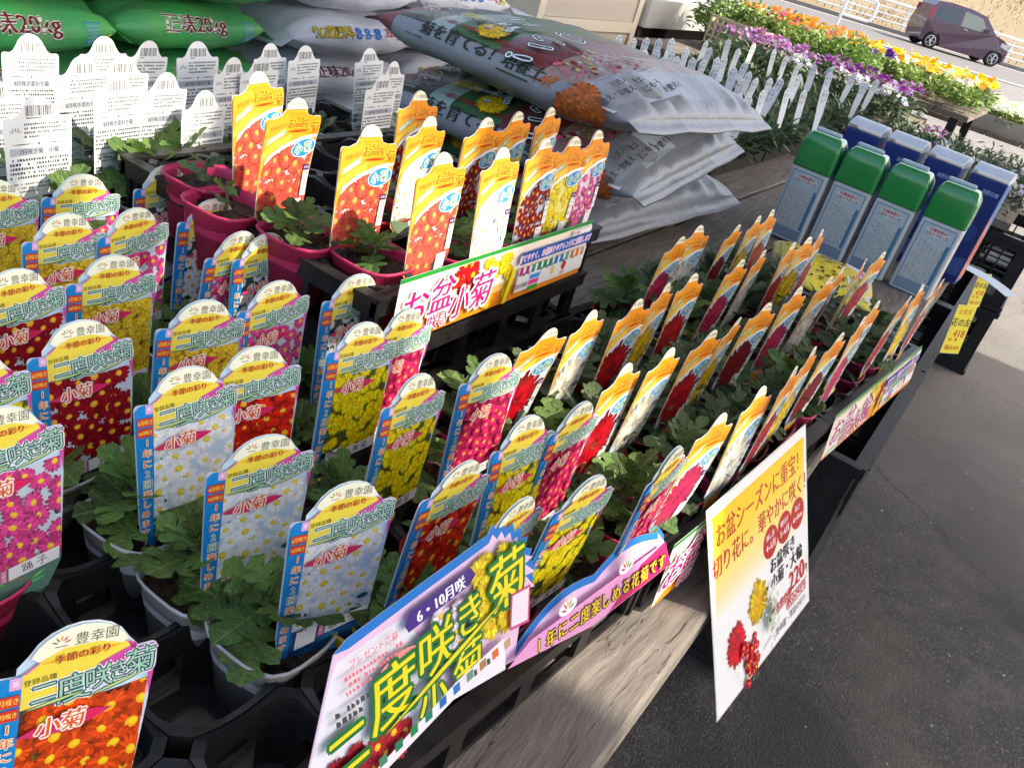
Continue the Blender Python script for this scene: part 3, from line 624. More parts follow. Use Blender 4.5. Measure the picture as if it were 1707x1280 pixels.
def tray(u0, v0, nu, nv, z, h, label, rot=TA, group='black cell trays', skip=()):
    """u0, v0: near front corner"""
    t = thing('plant_tray', label, 'plant tray', (u0, v0, z), rot, group)
    if h not in _cells: _cells[h] = cell_mesh(h)
    for i in range(nu):
        for j in range(nv):
            if (i, j) in skip: continue
            link('cell', _cells[h], t, (0.012 + PITCH * (i + 0.5), 0.012 + PITCH * (j + 0.5), 0))
    L = nu * PITCH + 0.024; W = nv * PITCH + 0.024
    b = MB()
    for (ax, l, w) in ((0, L, W), (1, W, L)):
        for s_ in (0, 1):
            def P(x0, x1, y0, y1, z0, z1):
                if s_: y0, y1 = w - y1, w - y0
                if ax == 0: b.box(x0, x1, y0, y1, z0, z1)
                else: b.box(y0, y1, x0 + 0.0007, x1 - 0.0007, z0 - 0.0006, z1 - 0.0006)
            P(-0.004, l + 0.004, -0.004, 0.004, h - 0.022, h - 0.004); P(-0.004, l + 0.004, -0.006, 0.010, h - 0.004, h)
            P(0, l, 0.004, 0.010, 0, 0.008)
            n = int(round(l / PITCH))
            for k in range(n + 1):
                x = k * (l - 0.02) / n; P(x, x + 0.020, 0.003, 0.009, 0.0082, h - 0.0222)
    b.build('rim', M_BLACK, t)
    return t
# ------------------------------------------------------------------ pots, seedlings
def pot_mesh(colname):
    b = MB(); n = 28
    def ring(r, z, p): return [(x, y, z) for x, y in sq(r, n, p)]
    b.loft([ring(0.030, -0.076, 4), ring(0.0405, -0.004, 3.6), ring(0.0432, -0.003, 3.4), ring(0.0438, 0.0, 3.4), ring(0.0425, 0.0012, 3.4), ring(0.0398, -0.004, 3.6), ring(0.037, -0.03, 3.8)], cap1=False)
    return b.mesh('pot_' + colname, M_POT[colname], smooth=True)
POTS = {k: pot_mesh(k) for k in M_POT}
def soil_mesh(seed):
    b = MB(); r = random.Random(seed); n = 20; rings = []
    for q in (1.0, 0.86, 0.66, 0.42, 0.2):
        rings.append([(x * q, y * q, -0.014 + r.uniform(-0.002, 0.0025) + 0.004 * (1 - q)) for x, y in sq(0.0390, n, 3.6)])
    b.loft(rings, cap0=False, cap1=True)
    for k in range(34):
        a = r.uniform(0, 6.28); d = 0.034 * math.sqrt(r.random()); s = r.uniform(0.0012, 0.0036); x, y = d * math.cos(a), d * math.sin(a); z = -0.012 + r.uniform(0, 0.002)
        v = [(x + s * r.uniform(0.6, 1.2), y, z), (x, y + s * r.uniform(0.6, 1.2), z), (x - s, y, z), (x, y - s * r.uniform(0.6, 1.1), z), (x, y, z + s), (x, y, z - s)]
        b.add(v, [(0, 1, 4), (1, 2, 4), (2, 3, 4), (3, 0, 4), (1, 0, 5), (2, 1, 5), (3, 2, 5), (0, 3, 5)])
    return b.mesh('soil', M_SOIL)
SOILS = [soil_mesh(k) for k in range(4)]

def leaf_mesh(seed, mat, feather=0.0):
    """deeply lobed chrysanthemum leaf, unit length along +Y"""
    r = random.Random(seed)
    half = [(0.018, 0.0), (0.022, 0.16), (0.10, 0.17), (0.235, 0.205), (0.275, 0.26), (0.315, 0.285), (0.30, 0.35), (0.245, 0.395), (0.135, 0.40 - feather * 0.05), (0.20, 0.445), (0.335, 0.50), (0.37, 0.565), (0.415, 0.605), (0.375, 0.67), (0.30, 0.705), (0.165, 0.665 - feather * 0.06), (0.19, 0.75), (0.245, 0.825), (0.20, 0.875), (0.165, 0.935), (0.085, 0.955), (0.0, 1.0)]
    b = MB(); mid = [0.0, 0.08, 0.2, 0.34, 0.46, 0.6, 0.72, 0.86, 1.0]
    curl = r.uniform(0.10, 0.34); fold = r.uniform(0.10, 0.30); tw = r.uniform(-0.25, 0.25)
    def z(x, y): return fold * abs(x) - curl * y * y * 0.55 + 0.03 * math.sin(9 * y + seed) * (abs(x) * 3) - 0.25 * x * x + tw * x * y
    for sgn in (1, -1):
        pts = []
        for i, (x, y) in enumerate(half):
            jx = x * (1 - feather * 0.25) * r.uniform(0.88, 1.12); jy = y + (r.uniform(-0.015, 0.015) if 1 < i < 21 else 0)
            pts.append((sgn * jx, jy, z(jx * sgn, jy)))
        mv = [(0, y, z(0, y)) for y in mid]
        vs_ = mv + pts; nm = len(mv); fs = []
        def near(y): return min(range(nm), key=lambda k: abs(mid[k] - y * 0.93))
        prev = 0
        for i in range(len(pts) - 1):
            a, c = nm + i, nm + i + 1; k = max(prev, near((pts[i][1] + pts[i + 1][1]) / 2 - 0.04))
            for q in range(prev, k): fs.append((q, a, q + 1) if sgn > 0 else (q, q + 1, a))
            fs.append((k, a, c) if sgn > 0 else (k, c, a)); prev = k
        b.add(vs_, fs)
    return b.mesh('leaf', mat, smooth=True)
LEAVES = [leaf_mesh(k, M_LEAF, 0.3 * (k % 2)) for k in range(6)]
LEAVESG = [leaf_mesh(k + 30, M_LEAFG, 0.5) for k in range(6)]
def stem_mesh(h):
    b = MB(); rings = []
    for k in range(5):
        t = k / 4; r0 = 0.0028 * (1 - 0.5 * t); rings.append([(r0 * math.cos(a) + 0.003 * math.sin(3 * t), r0 * math.sin(a), -0.016 + (h + 0.016) * t) for a in [i * 2 * math.pi / 6 for i in range(6)]])
    b.loft(rings); return b.mesh('stem', M_STEM, smooth=True)
STEMS = {h: stem_mesh(h / 1000) for h in (18, 30, 45)}

def seedling(x, y, z, pot, label, group, vigour=1.0, grey=False, n=None, seed=0, pos=(0, 0), rz=None, leaf=1.0):
    r = random.Random(seed * 7 + 3)
    t = thing('potted_chrysanthemum', label, 'potted plant', (x, y, z - 0.076), 0, group)
    up = Matrix.Translation((0, 0, 0.076))
    o = link('pot', POTS[pot], t, M=up @ Matrix.Rotation(r.uniform(-0.1, 0.1), 4, 'Z')); link('soil', SOILS[seed % 4], t, M=up @ Matrix.Rotation(r.choice((0, 1.571, 3.142)), 4, 'Z'))
    h = 45 if vigour > 1.25 else (30 if vigour > 0.95 else 18)
    if vigour <= 0.05: return t
    px, py = pos
    link('stem', STEMS[h], t, M=up @ Matrix.Translation((px, py, 0)) @ Matrix.Rotation(r.uniform(0, 6), 4, 'Z') @ Matrix.Rotation(r.uniform(-0.12, 0.12), 4, 'X'))
    n = n or int(9 * vigour + 3)
    pool = LEAVESG if grey else LEAVES
    for k in range(n):
        f = k / max(1, n - 1); a = k * 2.399 + r.uniform(-0.4, 0.4)
        zz = (h / 1000) * (0.12 + 0.88 * f); s = leaf * vigour ** 0.4 * (0.054 - 0.024 * f) * r.uniform(0.75, 1.15); el = 0.05 + 1.05 * f ** 1.6 + r.uniform(-0.2, 0.2)
        M = up @ Matrix.Translation((px, py, zz)) @ Matrix.Rotation(a, 4, 'Z') @ Matrix.Rotation(el, 4, 'X') @ Matrix.Rotation(r.uniform(-0.5, 0.5), 4, 'Y') @ Matrix.Scale(s, 4)
        link('leaf', r.choice(pool), t, M=M)
    return t

# ------------------------------------------------------------------ labels in their places: (apex pixel, kind, extra)
RIM = 0.77
BLUE = [((-5, 302), 'yellow'), ((137, 288), 'pink'), ((283, 278), 'daisy'), ((112, 356), 'yellow'), ((221, 344), 'pink'), ((356, 329), 'daisy'), ((399, 383), 'pink'), ((444, 386), 'daisy'), ((186, 422), 'yellow'), ((28, 452), 'dark'), ((459, 465), 'pink'), ((596, 454), 'daisy'), ((339, 496), 'yellow'), ((137, 538), 'dark'), ((-52, 592), 'lemon'), ((433, 582), 'red'), ((317, 616), 'white'), ((441, 720), 'white'), ((587, 806), 'white'), ((2, 684), 'pink'), ((617, 540), 'lemon'), ((688, 517), 'rose'), ((709, 627), 'lemon'), ((832, 591), 'rose'), ((774, 764), 'red'), ((891, 697), 'lemon'), ((969, 666), 'rose'), ((877, 834), 'red'), ((997, 796), 'lemon'), ((1138, 751), 'rose'), ((145, 1047), 'orange')]
BIG = [((919, 545), 'red'), ((994, 519), 'white'), ((1071, 500), 'red'), ((1122, 475), 'yellow'), ((1163, 457), 'red'), ((1052, 608), 'red'), ((1125, 582), 'white'), ((1189, 548), 'red'), ((1232, 527), 'yellow'), ((1287, 506), 'dark'), ((1341, 481), 'pink'), ((1390, 463), 'white'), ((1411, 446), 'dark'), ((1448, 432), 'yellow'), ((1478, 421), 'red'), ((1242, 434), 'pink'), ((1279, 418), 'white'), ((1330, 406), 'red'), ((1356, 397), 'yellow'), ((1377, 384), 'red'), ((1137, 393), 'pink'), ((1174, 378), 'white'), ((1231, 373), 'dark'), ((1272, 362), 'yellow'), ((1294, 351), 'red'), ((1215, 694), 'pink'), ((1281, 648), 'white'), ((1336, 614), 'red'), ((1367, 581), 'yellow'), ((1409, 556), 'dark'), ((1446, 529), 'pink'), ((1472, 504), 'white'), ((1517, 492), 'red'), ((1545, 476), 'yellow'), ((1572, 463), 'red')]
SMALL = [((437, 122), 'coral'), ((495, 162), 'coral'), ((627, 211), 'coral'), ((747, 257), 'coral'), ((704, 152), 'dark'), ((716, 193), 'white'), ((811, 195), 'dark'), ((843, 247), 'white'), ((862, 185), 'yellow'), ((922, 180), 'pink'), ((914, 232), 'dark'), ((963, 229), 'yellow'), ((1004, 219), 'pink')]
WHITE = [((54, 59), 0), ((176, 62), 0), ((247, 67), 0), ((332, 70), 0), ((135, 92), 0), ((204, 92), 0), ((202, 123), 0), ((276, 120), 0), ((388, 95), 0), ((435, 94), 0), ((456, 74), 0), ((512, 77), 0), ((345, 152), 1), ((64, 161), 2), ((-12, 133), 1), ((621, 82), 0), ((663, 104), 0), ((638, 124), 0)]
NAMES = dict(white='white daisies', daisy='small white daisies on a dark ground', pink='pink daisies', rose='dense rose-red daisies', dark='dark red daisies', red='scarlet daisies', yellow='golden yellow pompons', lemon='bright yellow daisies', orange='orange daisies', coral='coral daisies')
pots_at = []
for i, (p, k) in enumerate(BLUE):
    r = random.Random(100 + i); ap = at_z(p, RIM + 0.147 + r.uniform(-0.003, 0.003))
    near = i in (16, 17, 18, 8, 12, 15, 30, 13)
    M, base = label_matrix(ap, 0.168, R(-17 + r.uniform(-5, 5)) if near else R(-6 + r.uniform(-7, 7)), R(r.uniform(0, 4)) if i not in (27, 28, 29) else R(-5), R(r.uniform(-2, 3)) if i < 20 else R(r.uniform(1, 7)))
    o = link('plant_label', LB[k][r.randrange(3)], M=M @ Matrix.Diagonal((1.06, 1, 1.125, 1)))
    tag(o, 'blue-edged label card picturing %s, headed 二度咲き菊' % NAMES[k], 'plant label', 'blue-edged labels in the front trays')
    pots_at.append(('B', base, i))
for i, (p, k) in enumerate(BIG):
    r = random.Random(300 + i); ap = at_z(p, RIM + 0.147 + r.uniform(-0.003, 0.003))
    M, base = label_matrix(ap, 0.143, R(-3 + r.uniform(-6, 6)), R(r.uniform(-6, 0)), R(r.uniform(0, 7)))
    o = link('plant_label', LD[k][r.randrange(3)], M=M)
    tag(o, 'orange-topped label card of one large %s bloom, marked 大輪' % dict(red='red', white='cream white', yellow='yellow', pink='crimson pink', dark='dark red')[k], 'plant label', 'orange-topped labels for large-flowered chrysanthemums')
    pots_at.append(('D', base, i))
for i, (p, k) in enumerate(SMALL):
    r = random.Random(500 + i); ap = at_z(p, 1.043 + r.uniform(-0.003, 0.003))
    M, base = label_matrix(ap, 0.143, R(2 + r.uniform(-6, 6)), R(r.uniform(0, 5)), R(r.uniform(-3, 4)))
    o = link('plant_label', LO[k][r.randrange(3)], M=M)
    tag(o, 'orange-topped label card picturing %s, marked 小菊, on the raised tray' % dict(coral='coral daisies', white='white daisies with yellow centres', dark='dark red daisies', yellow='yellow daisies', pink='mauve pink daisies')[k], 'plant label', 'orange-topped labels on the raised tray')
    pots_at.append(('O', base, i))
for i, (p, k) in enumerate(WHITE):
    r = random.Random(700 + i); ap = at_z(p, (0.985, 0.968, 0.975)[k] + r.uniform(-0.003, 0.003))
    M, base = label_matrix(ap, 0.146, R(4 + r.uniform(-6, 6)), R(r.uniform(0, 4)), R(r.uniform(-3, 3)))
    o = link('plant_label', LW['b' if k == 2 else 'a'][r.randrange(3)], M=M)
    if k == 2: tag(o, 'white label card turned to its printed back, headed 7月咲き菊 小菊', 'plant label', 'white label backs')
    else: tag(o, 'white label card turned to its back with barcode, headed 8月咲き変わり菊', 'plant label', 'white label backs')
    pots_at.append(('W', base, i))

lab_objs = {}
for o_ in [o for o in scene.objects if o.name.startswith('plant_label')]: lab_objs.setdefault(o_['group'], []).append(o_)
SHORT = {k: v for k, v in (('white daisies,', 'white daisies'), ('small white daisies', 'small daisies'), ('pink daisies,', 'pink daisies'), ('rose-red', 'rose-red'), ('dark red daisies', 'dark red'), ('scarlet', 'scarlet'), ('golden', 'golden'), ('bright yellow', 'bright yellow'), ('orange daisies', 'orange'), ('large red', 'red'), ('cream white', 'cream white'), ('large yellow', 'yellow'), ('crimson pink', 'crimson pink'), ('large dark red', 'dark red'), ('coral', 'coral'), ('white daisies with', 'white'), (' yellow daisies', 'yellow'), ('mauve', 'mauve'))}
def kind_word(o): 
    for k in sorted(SHORT, key=len, reverse=True):
        if k in o['label']: return SHORT[k]
new_ = {}
for g_, obs in lab_objs.items():
    if 'backs' in g_: continue
    for o in obs:
        near_ = sorted((q for q in obs if q is not o), key=lambda q: (q.matrix_basis.translation - o.matrix_basis.translation).length); ws = []
        for q in near_:
            w = kind_word(q)
            if w and w != kind_word(o) and w not in ws: ws.append(w)
            if len(ws) == 2: break
        new_[o] = o['label'].split(',')[0].split(' on the raised')[0].replace('label card', 'label').replace(' on a dark ground', '').replace(' with yellow centres', '') + (' near %s and %s ones' % tuple(ws) if len(ws) == 2 else '')
for o, l_ in new_.items(): o['label'] = l_
ORD = ('first', 'second', 'third', 'fourth', 'fifth', 'sixth', 'seventh', 'eighth')
so_ = [o for o in scene.objects if o.name.startswith('plant_label') and o.get('group') == 'orange-topped labels on the raised tray' and 'coral' in o['label']]
for n_, o in enumerate(sorted(so_, key=lambda q: q.matrix_basis.translation.y)): o['label'] = 'orange-topped label picturing coral daisies, %s of four counted back from the banner' % ORD[n_]
wb_ = [o for o in scene.objects if o.name.startswith('plant_label') and o.get('group') == 'white label backs' and '8' in o['label']]
rows_ = {}
for o in wb_: y_ = o.matrix_basis.translation.y; rows_.setdefault(2 if y_ > 1.035 else (1 if y_ > 0.965 else 0), []).append(o)
for k_, obs in rows_.items():
    for n_, o in enumerate(sorted(obs, key=lambda q: -q.matrix_basis.translation.x)): o['label'] = 'white label card showing its back, %s from the soil sacks in the %s row' % (ORD[n_], ('front', 'middle', 'back')[k_])
BP = {16: 'white', 17: 'white', 18: 'white', 13: 'white', 19: 'pink', 20: 'pink', 15: 'white', 22: 'yellow', 24: 'yellow', 21: 'pink', 23: 'pink', 26: 'pink', 25: 'red', 28: 'maroon', 29: 'pink', 30: 'pink', 11: 'white', 27: 'yellow'}
POTWORD = dict(pink='pink', white='white', yellow='yellow', red='red', maroon='maroon', blush='pale pink')
for kind, base, i in pots_at:
    r = random.Random(900 + i + ord(kind[0]))
    x, y = base.x, base.y
    if kind in 'BD':
        x0_, y0_ = (0.169, 0.194) if kind == 'B' else ((0.752, 0.137) if x < 1.21 else (1.242, 0.090))
        y = max(y, y0_ + TU.y / TU.x * (x - x0_) + 0.024)
    if kind == 'B':
        pc = BP.get(i, r.choice(('white', 'pink', 'yellow', 'maroon')))
        lab = 'green seedling in a %s pot behind a label of %s' % (POTWORD[pc], NAMES[BLUE[i][1]].replace(' on a dark ground', ''))
        seedling(x - 0.018, y + 0.032, RIM, pc, lab, 'seedlings in the front trays', r.uniform(0.75, 1.2) if i not in (16, 17, 18, 13) else 1.25, False, None, i, (-0.004, 0.006), leaf=1.0 if i not in (16, 17, 18, 13) else 1.08)
    elif kind == 'D':
        pc = r.choice(('pink', 'pink', 'red', 'maroon', 'blush', 'yellow'))
        lab = 'grey-leaved seedling in a %s pot behind a label of a large %s bloom' % (POTWORD[pc], dict(red='red', white='white', yellow='yellow', pink='pink', dark='dark red')[BIG[i][1]])
        seedling(x - 0.010, y + 0.034, RIM, pc, lab, 'seedlings in the far trays', r.uniform(1.15, 1.6), i % 5 != 0, None, i + 50, (0, 0.006), leaf=1.12)
    elif kind == 'O':
        pc = 'pink' if i < 4 else r.choice(('pink', 'maroon', 'red'))
        vig = (0.3, 0.25, 0.9, 0.85)[i] if i < 4 else r.uniform(0.5, 0.9)
        lab = ('small wilted seedling in a bright pink pot, %s of four counted back from the banner' % ('fourth', 'third')[i] if i < 2 else 'seedling in a bright pink pot, %s of four counted back from the banner' % ('', '', 'second', 'first')[i]) if i < 4 else 'seedling in a %s pot on the raised tray behind a label of %s' % (POTWORD[pc], dict(white='white daisies', dark='dark red daisies', yellow='yellow daisies', pink='mauve daisies')[SMALL[i][1]])
        seedling(x - (0.034 if i < 4 else 0.012), y + 0.042, 0.915, pc, lab, 'seedlings on the raised tray', vig, False, None, i + 120, (-0.006, 0))
    else:
        pc = 'white' if i in (4, 6, 13) else ('pink' if i in (12, 15) else r.choice(('white', 'red', 'maroon')))
        lab = 'leafy seedling in a %s pot in front of a white label back' % POTWORD[pc]
        seedling(x + (0.012 if i not in (6,) else 0.02), y - 0.030, 0.842, pc, lab, 'seedlings among the white label backs', r.uniform(0.7, 1.2) if i not in (6, 7, 4) else 1.5, i in (11, 10, 3), None, i + 160, (0, 0), leaf=1.3)

tray(0.0769, 0.2029, 7, 4, ZT, 0.080, 'black cell tray at the near table edge, under the blue-edged labels and a big banner')
tray(0.1139, 0.5889, 7, 4, ZT, 0.080, 'black cell tray behind the near tray, filled with blue-edged labels')
tray(0.752, 0.137, 5, 4, ZT, 0.080, 'black cell tray behind the hanging price sign, its back row empty')
tray(1.242, 0.090, 5, 4, ZT, 0.080, 'black cell tray nearest the green-capped bottles, full of orange-topped labels')
for k in range(3):
    tray(0.672, 0.487, 5, 4, ZT + 0.0725 * k, 0.080, ('bottom', 'middle', 'top')[k] + ' black cell tray of the stack of three behind the お盆 小菊 banner', 0, 'stacked black trays')
for k in range(2):
    tray(0.47, 0.905, 6, 3, ZT + 0.076 * k, 0.080, ('lower', 'upper')[k] + ' of two stacked black trays under the white label backs by the green sacks', 0, 'stacked black trays')
    tray(1.055, 0.905, 3, 3, ZT + 0.076 * k, 0.080, ('lower', 'upper')[k] + ' of two stacked black trays beside the grey soil sacks', 0, 'stacked black trays')
# ------------------------------------------------------------------ banners and signs
def quad_place(o, P0, ex, ez):
    """print frame: local X along ex, local Z along ez"""
    ex = Vector(ex).normalized(); ez = Vector(ez); ez = (ez - ex * ez.dot(ex)).normalized(); ey = ez.cross(ex)
    o.matrix_world = Matrix(((ex.x, ey.x, ez.x, P0[0]), (ex.y, ey.y, ez.y, P0[1]), (ex.z, ey.z, ez.z, P0[2]), (0, 0, 0, 1)))
MONTHS = [(196, 30, 120), (170, 40, 140), (70, 140, 110), (20, 130, 90), (16, 140, 80), (20, 130, 110), (20, 110, 180), (40, 120, 190), (110, 150, 130), (180, 130, 80), (226, 110, 50), (190, 160, 110)]
def obon_banner(name, big2, W=420, H=80, petal1=(214, 22, 28), bigf=False, cut=None):
    a = Art(dz=0.02)
    a.rect(0, 0, W, H, (250, 236, 214)); a.poly([(0, 0), (W, 0), (W, H * 0.32), (W * 0.45, H * 0.25), (W * 0.2, H * 0.5)], (244, 150, 36))
    a.poly([(W * 0.42, H * 0.25), (W, H * 0.3), (W, H * 0.42), (W * 0.42, H * 0.38)], (250, 196, 110))
    a.rect(0, H - 5.5, W, H, (34, 150, 60))
    a.clipbox = (W * 0.0, W * 0.56, 0, H - 6)
    rr = random.Random(5)
    if not bigf:
        for k in range(13): a.flower(W * 0.30 + rr.uniform(-W * 0.075, W * 0.085), H * 0.62 + rr.uniform(-0.36, 0.36) * H, 13, petal1, (246, 190, 40), rnd=rr, cr=0.3)
        for k in range(15): a.flower(W * 0.455 + rr.uniform(-W * 0.07, W * 0.075), H * 0.62 + rr.uniform(-0.5, 0.3) * H, 11, (244, 212, 36), (196, 160, 30), rnd=rr)
    else:
        a.flower(W * 0.10, H * 0.25, 34, (226, 236, 206), None, n=22, r2=True, rnd=rr); a.flower(W * 0.44, H * 0.6, 40, (240, 200, 40), None, n=24, r2=True, rnd=rr); a.flower(W * 0.54, H * 0.5, 30, (180, 16, 40), None, n=22, r2=True, rnd=rr)
    a.clipbox = None
    P = (230, 22, 118) if not bigf else (188, 24, 110)
    for ch, x, y, sz in (('お', 0.075, 0.52, 50), ('盆', 0.185, 0.60, 46), ('咲', 0.165, 0.19, 22), ('き', 0.215, 0.19, 20), (big2[0], 0.275, 0.36, 42), (big2[1], 0.375, 0.45, 50)):
        a.text(ch, x * W, y * H, sz, (150, 20, 90), out=(252, 250, 250), ow=sz * 0.075, bold=0.3, no=8, shear=0.1, rot=0.05); a.text(ch, x * W, y * H, sz, P, rot=0.05, shear=0.1, bold=sz * 0.022)
    a.poly([(W * 0.505, 2), (W * 0.525, 2), (W * 0.545, H * 0.6), (W * 0.525, H * 0.6)], (246, 226, 40))
    a.rect(W * 0.56, H * 0.62, W - 1, H * 0.82, (24, 84, 176)); a.text('育てやすく、お墓飾りやアレンジに活躍します', W * 0.775, H * 0.72, 11, (240, 120, 160), out=(250, 250, 252), ow=0.7, sx=0.82, no=5)
    a.rect(W * 0.86, H * 0.84, W * 0.985, H * 0.93, (240, 244, 246)); a.lines(W * 0.87, W * 0.98, H * 0.86, 1, 3, 4, (210, 70, 70))
    a.rect(W * 0.565, H * 0.14, W * 0.985, H * 0.56, (236, 238, 236))
    for k, c in enumerate(MONTHS):
        x = W * (0.57 + 0.0345 * k); a.rect(x, H * 0.42, x + W * 0.021, H * 0.56, c); a.lines(x + W * 0.023, x + W * 0.034, H * 0.40, 1, 3, 5, (90, 90, 100))
    for k, c in enumerate(((60, 150, 220), (230, 70, 140), (60, 170, 70))): a.rect(W * 0.64, H * (0.30 - 0.10 * k), W * 0.70, H * (0.38 - 0.10 * k), c)
    a.text('開花適期', W * 0.60, H * 0.24, 7, (60, 60, 70)); a.flower(W * 0.78, H * 0.32, 6, (240, 220, 120), (230, 180, 40)); a.flower(W * 0.85, H * 0.34, 7, (214, 40, 30), (230, 150, 40)); a.text('開花', W * 0.85, H * 0.2, 6, (200, 40, 40))
    if cut:                                  # only the left end of this banner is on show
        keep = [k for k, f in enumerate(a.F) if min(a.V[i][0] for i in f) < cut]; a.F = [a.F[k] for k in keep]; a.C = [a.C[k] for k in keep]; a.V = [(min(p[0], cut), p[1], p[2]) for p in a.V]; W = cut
    return a.card(name, [(0, 0), (W, 0), (W, H), (0, H)], 0.4, mat=M_PAPER)
ban = link('banner', obon_banner('obon_banner', '小菊')); quad_place(ban, (0.690, 0.4745, 0.846), (1, 0.0, 0), (0, 0.02, 1))
tag(ban, 'long orange and white banner reading お盆咲き小菊 hanging below the raised pots', 'banner')
me3 = obon_banner('obon_big_banner', '大輪', W=470, H=76, bigf=True)
b3 = link('banner', me3); quad_place(b3, (1.255, 0.074, 0.692), TU, (0.02, 0.13, 1)); tag(b3, 'orange and yellow banner reading お盆咲き大輪 lying over the plank edge', 'banner')
b2 = link('banner', obon_banner('obon_small_banner', '小菊', W=330, H=84, cut=78)); quad_place(b2, (0.757, 0.1255, 0.690), TU, (0.0, 0.06, 1)); tag(b2, 'banner reading お盆咲き partly hidden by the laminated price sign', 'banner')

def pink_banner():
    a = Art(dz=0.02)
    base = [(88, -4), (175, 34), (250, 44), (300, 34), (416, 12), (560, 8), (556, 40), (545, 52)]
    wave = []
    for k in range(15):   # wavy strip top back to the notch
        t = k / 14; x = 545 - t * 225; wave.append((x, 46 - 4 * t + 9 * abs(math.sin(t * 3.14 * 2.0)) + 8 * math.sin(t * 3.1)))
    burst = [(318, 40)]
    for k in range(17):
        t = -0.35 + k / 16 * 2.0; rr = 52 if k % 2 else 46; burst.append((300 + rr * math.cos(t) * 0.95, 98 + rr * math.sin(t)))
    outer = base + wave[:-1] + burst + [(230, 138), (160, 131), (148, 126)]
    def shrink(p, d):
        return (p[0], p[1] - d) if p[0] < 262 or p[0] > 345 else ((p[0] - d * (p[0] - 300) / 50, p[1] - d * (p[1] - 95) / 50) if p[1] > 60 else (p[0], p[1] - d))
    a.poly(outer, (12, 122, 206)); a.poly([p if (i_ < 6 or i_ == len(outer) - 1) else shrink(p, 7) for i_, p in enumerate(outer)], (242, 206, 232))
    a.poly([(90, 0), (175, 35), (240, 44), (240, 70), (206, 122), (150, 120), (144, 112)], (238, 240, 244))
    rr = random.Random(3)
    a.clipbox = (110, 205, 20, 62)
    for k in range(26): a.flower(rr.uniform(128, 200), rr.uniform(30, 52), 10, rr.choice(((196, 30, 46), (160, 20, 40), (206, 50, 90))), (240, 190, 40), rnd=rr)
    a.clipbox = (200, 346, 40, 140)
    for k in range(26): a.flower(rr.uniform(276, 330), rr.uniform(66, 132), 12, (240, 212, 40), (206, 160, 30), rnd=rr)
    for k in range(9): a.flower(rr.uniform(225, 262), rr.uniform(70, 110), 9, (236, 220, 232), (226, 190, 60), rnd=rr)
    a.clipbox = None
    a.text('プレゼント応募', 176, 117, 6, (222, 70, 80)); a.lines(150, 200, 108, 3, 5, 3, (226, 120, 130)); a.lines(140, 190, 88, 2, 6, 4, (70, 70, 76))
    a.text('サカタの', 168, 116, 11, (226, 70, 60), out=(252, 250, 250), ow=0.8, rot=0.02) if False else a.lens(196, 100, 18, 4, (236, 150, 140), 0.05)
    a.poly([(206, 113), (268, 119), (275, 124), (270, 131), (210, 126), (203, 119)], (70, 40, 130)); a.text('6・10月咲', 239, 122, 11, (250, 248, 250), rot=0.09, bold=0.5)
    for ch, x, y, sz in (('二', 146, 62, 38), ('度', 188, 80, 44), ('咲', 230, 90, 38), ('き', 265, 98, 32), ('菊', 308, 106, 46), ('小', 222, 56, 30), ('菊', 258, 64, 34)):
        a.text(ch, x, y, sz, (16, 110, 50), out=(14, 116, 54), ow=sz * 0.075, rot=0.08, shear=0.15, no=8); a.text(ch, x, y, sz, (246, 226, 36), rot=0.08, shear=0.15, bold=sz * 0.012)
    a.lens(240, 74, 72, 3.2, (14, 116, 54), 0.28); a.lens(240, 74.4, 68, 1.8, (246, 226, 36), 0.28)
    a.poly([(306, 64), (330, 60), (334, 90), (310, 92)], (206, 80, 130)); a.poly([(308, 66), (328, 62.5), (332, 88), (312, 90)], (246, 232, 240)); a.poly([(319.5, 58), (350.5, 61.5), (350.5, 94), (319.5, 90.5)], (248, 236, 244)) if False else None
    a.poly([(150, 27), (240, 44), (298, 36), (300, 62), (246, 56), (160, 36)], (240, 238, 242))
    for k in range(10): x = 168 + k * 14.5; y = 36 + min(k, 5.5) * 2.2 + (k > 5) * (k - 5) * 1.0; a.poly([(x, y), (x + 7, y + 0.8), (x + 7, y + 7.4), (x, y + 6.6)], MONTHS[k + 2]); a.lines(x + 8, x + 13, y + 0.4, 1, 4, 5, (80, 80, 86))
    a.poly([(300, 35), (416, 13), (555, 10), (545, 38), (470, 40), (330, 44)], (236, 160, 206)); a.poly([(440, 13), (556, 10), (546, 38), (500, 34)], (190, 30, 100))
    t = '1年に二度楽しめる花菊です'
    for k, ch in enumerate(t): a.text(ch, 340 + k * 16.2, 34 - k * 1.0, 15, (248, 216, 40), out=(60, 30, 30), ow=1.3, shear=0.1, bold=0.3, no=6)
    for cx, cy in ((378, 50), (470, 46)):
        a.ell(cx, cy, 13, 6, (246, 244, 240), 0.0); 
        for k in range(5): tt = math.pi * (0.1 + 0.2 * k); a.lens(cx + 6 * math.cos(tt), cy - 3 + 6 * math.sin(tt), 4, 1, ((90, 150, 60), (120, 160, 60), (230, 170, 40), (220, 80, 70), (200, 60, 110))[k], tt)
    return a.card('pink_banner', outer, 0.4, back=(160, 140, 205), mat=M_PAPER)
pb = link('banner', pink_banner()); _l = R(23); quad_place(pb, Vector((0.169, 0.1765, 0.765)), TU, TV * math.sin(_l) + Vector((0, 0, math.cos(_l))))
tag(pb, 'large pink and blue scalloped banner reading 二度咲き菊 小菊 leaning on the near tray', 'banner')
# lilac strip of the banner's lower flap behind the tray rim openings
b = MB()
b.box(0.01, 0.58, 0.0105, 0.0112, 0.028, 0.060, lin((150, 132, 205)))
o = b.build('banner_flap', M_PAPER, None, colors=True); o.location = (0.169, 0.194, ZT); o.rotation_euler = (0, 0, TA)
tag(o, 'lilac paper strip showing through the openings of the near tray rim', 'paper strip')

